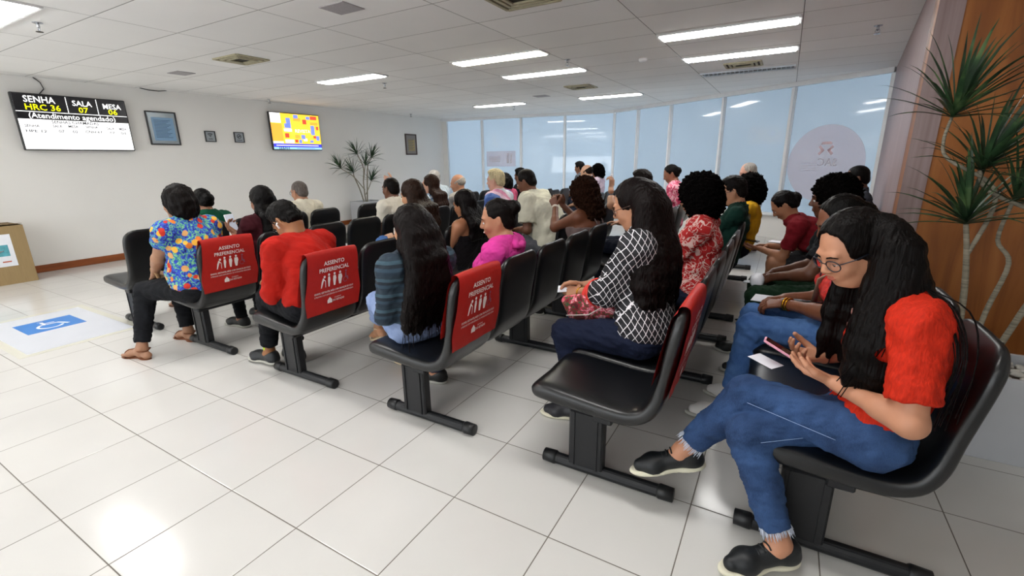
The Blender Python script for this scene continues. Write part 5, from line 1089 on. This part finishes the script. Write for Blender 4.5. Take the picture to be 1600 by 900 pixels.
# ------------------------------------------------------------------ planters and plants
LEAF = NT('spiky_leaf'); nn = LEAF.n('TexNoise', i_Scale=9, i_Detail=3.0); LEAF.l(LEAF.obj(), nn.inputs['Vector']); LEAF.l(LEAF.ramp(nn.outputs[0], [(.3, '14261a'), (.55, '2d4a2c'), (.75, '5f7a4a')]), LEAF.b.inputs['Base Color']); LEAF.b.inputs['Roughness'].default_value = .45
STEM = mat('ringed_grey_stem', '8d8676', .85, .2, noise=(8, 8, 110), var=.35, bump=(.6, .006))
def rosette(mb, c, axis, L_, n, w_, rg, droop=.6):
    R = frame(axis if abs(norm(axis)[2]) < .95 else norm(V3(.3, .1, 1)), V3(.2, .9, .1)); ax = norm(axis); a = norm(np.cross(ax, V3(.31, .77, .2))); b = np.cross(ax, a)
    for i in range(n):
        ph = i*2.399+rg.uniform(-.2, .2); el_ = .1+1.35*(i/n)+rg.uniform(-.1, .1); out = a*math.cos(ph)+b*math.sin(ph); d = ax*math.cos(el_)+out*math.sin(el_); l_ = L_*rg.uniform(.75, 1.1); side = norm(np.cross(d, ax+.01*out)); P = []; p = c+ax*(.04*(1-i/n)); m = 7
        up_ = norm(np.cross(side, d))
        for k in range(m+1):
            t = k/m; ww = w_*(.55+.9*t*(1-t)*2)*(1-t)**.55+.0004; mid = p-up_*ww*.35; P += [p+side*ww, mid, p-side*ww]
            dd = norm(d+V3(0, 0, -1)*droop*t*t*rg.uniform(.8, 1.2)); p = p+dd*l_/m
        F = [(3*k+j, 3*k+j+1, 3*k+j+4, 3*k+j+3) for k in range(m) for j in (0, 1)]; mb.add(P, F)
def plant(loc, lab, stems, L_, n, w_, seed, group=None):
    rg = random.Random(seed); T = thing('dracaena_plant', lab, 'plant', loc)
    for pts, r_, heads in stems:
        P = [np.array(p, float) for p in cr([V3(*p) for p in pts], 5)]; m_ = MB(); m_.tube(P, list(np.linspace(r_, r_*.62, len(P))), 10); st = m_.build('stem', STEM, T, True)
        m_ = MB(); ax = norm(P[-1]-P[-3]); rosette(m_, P[-1], ax if heads is None else V3(*heads), L_, n, w_, rg)
        m_.build('foliage', LEAF.m, T, True)
    return T
CONC = mat('light_grey_planter', 'b4b6ba', .6, .3, noise=(3, 3, 3), var=.04)
def planter(name, lab, loc, sx, sy, h, wall=.022, soil='5a5048'):
    T = thing(name, lab, 'planter', loc); m_ = MB()
    for sg in (-1, 1): m_.box((sg*(sx/2-wall/2), 0, h/2), (wall, sy, h), bev=.003); m_.box((0, sg*(sy/2-wall/2), h/2), (sx-2*wall, wall, h), bev=.003)
    m_.box((0, 0, .02), (sx-.04, sy-.04, .03)); m_.build('box', CONC, T); m_ = MB(); m_.box((0, 0, h-.075), (sx-2*wall, sy-2*wall, .03)); m_.build('soil', mat('soil', soil, .95), T)
    m_ = MB(); m_.box((0, 0, .008), (sx-.03, sy-.03, .016)); m_.build('plinth', DARKV, T); return T
planter('planter', 'long grey planter box with white pebbles against the wood wall', (6.35, 2.125, 0), 1.62, .40, .43)
rg = random.Random(2); m_ = MB()
for i in range(420):
    x, y = 6.35+rg.uniform(-.77, .77), 2.125+rg.uniform(-.165, .165); s_ = rg.uniform(.010, .022); q = [(s_*.25, -s_*.6), (s_*.9, -s_*.35), (s_, 0), (s_*.85, s_*.4), (s_*.3, s_*.62)]
    v0 = len(m_.v); m_.lathe(q, (x, y, .385+rg.uniform(0, .014)), 7)
    sc_ = rg.uniform(.7, 1.3)
    for k in range(v0, len(m_.v)): a = m_.v[k]; m_.v[k] = (x+(a[0]-x)*sc_, a[1], a[2])
tag(m_.build('pebbles', mat('white_pebbles', 'c9c6bf', .8, noise=(25, 25, 25), var=.12), None, True), 'white pebbles filling the long grey planter', 'pebbles', kind='stuff')
plant((5.64, 2.12, .38), 'tall dracaena with ringed grey stems in the long planter at the right',
      [([(0, 0, 0), (-.02, 0, .35), (-.05, .0, .58), (-.08, .0, .73)], .016, (-.15, -.15, 1)), ([(.06, .03, 0), (.08, .03, .30), (.11, .02, .55), (.05, .02, .66), (.06, 0, .84)], .012, (.35, -.1, .9)),
       ([(.12, 0, 0), (.20, 0, .35), (.27, 0, .62), (.25, 0, .74), (-.02, 0, .88), (-.08, 0, .98)], .014, (.25, -.2, 1)), ([(-.05, 0, .58), (.0, 0, .80), (-.03, 0, .92), (-.20, -.02, 1.03), (-.235, -.02, 1.11), (-.225, -.02, 1.22)], .010, (.15, -.15, 1)),
       ([(.25, 0, .72), (.22, 0, .98), (.40, 0, .95), (.60, 0, .90)], .011, (.5, 0, .8))], .37, 40, .0135, 4)
planter('planter', 'grey square planter against the left wall behind the benches', (-3.72, 6.95, 0), .45, .62, .55)
plant((-3.72, 6.92, .50), 'slender dracaena with several leafy heads against the left wall',
      [([(0, -.05, 0), (0, -.16, .35), (.0, -.28, .62), (.02, -.30, .70)], .016, (0, -.5, .8)), ([(0, 0, 0), (0, -.02, .45), (0, .02, .8), (0, -.12, 1.1)], .016, None), ([(0, .04, 0), (0, .10, .5), (0, .16, .85), (0, .30, 1.02)], .016, (0, .4, .9)),
       ([(0, 0, .3), (0, -.30, .62), (0, -.62, .80)], .012, (0, -.5, .8)), ([(0, .02, .2), (0, .18, .42), (0, .22, .5)], .011, (0, .4, .8)), ([(0, 0, .55), (0, .05, .75), (0, .08, .85)], .012, None)], .36, 30, .013, 8)
print('script done', NP, 'people')
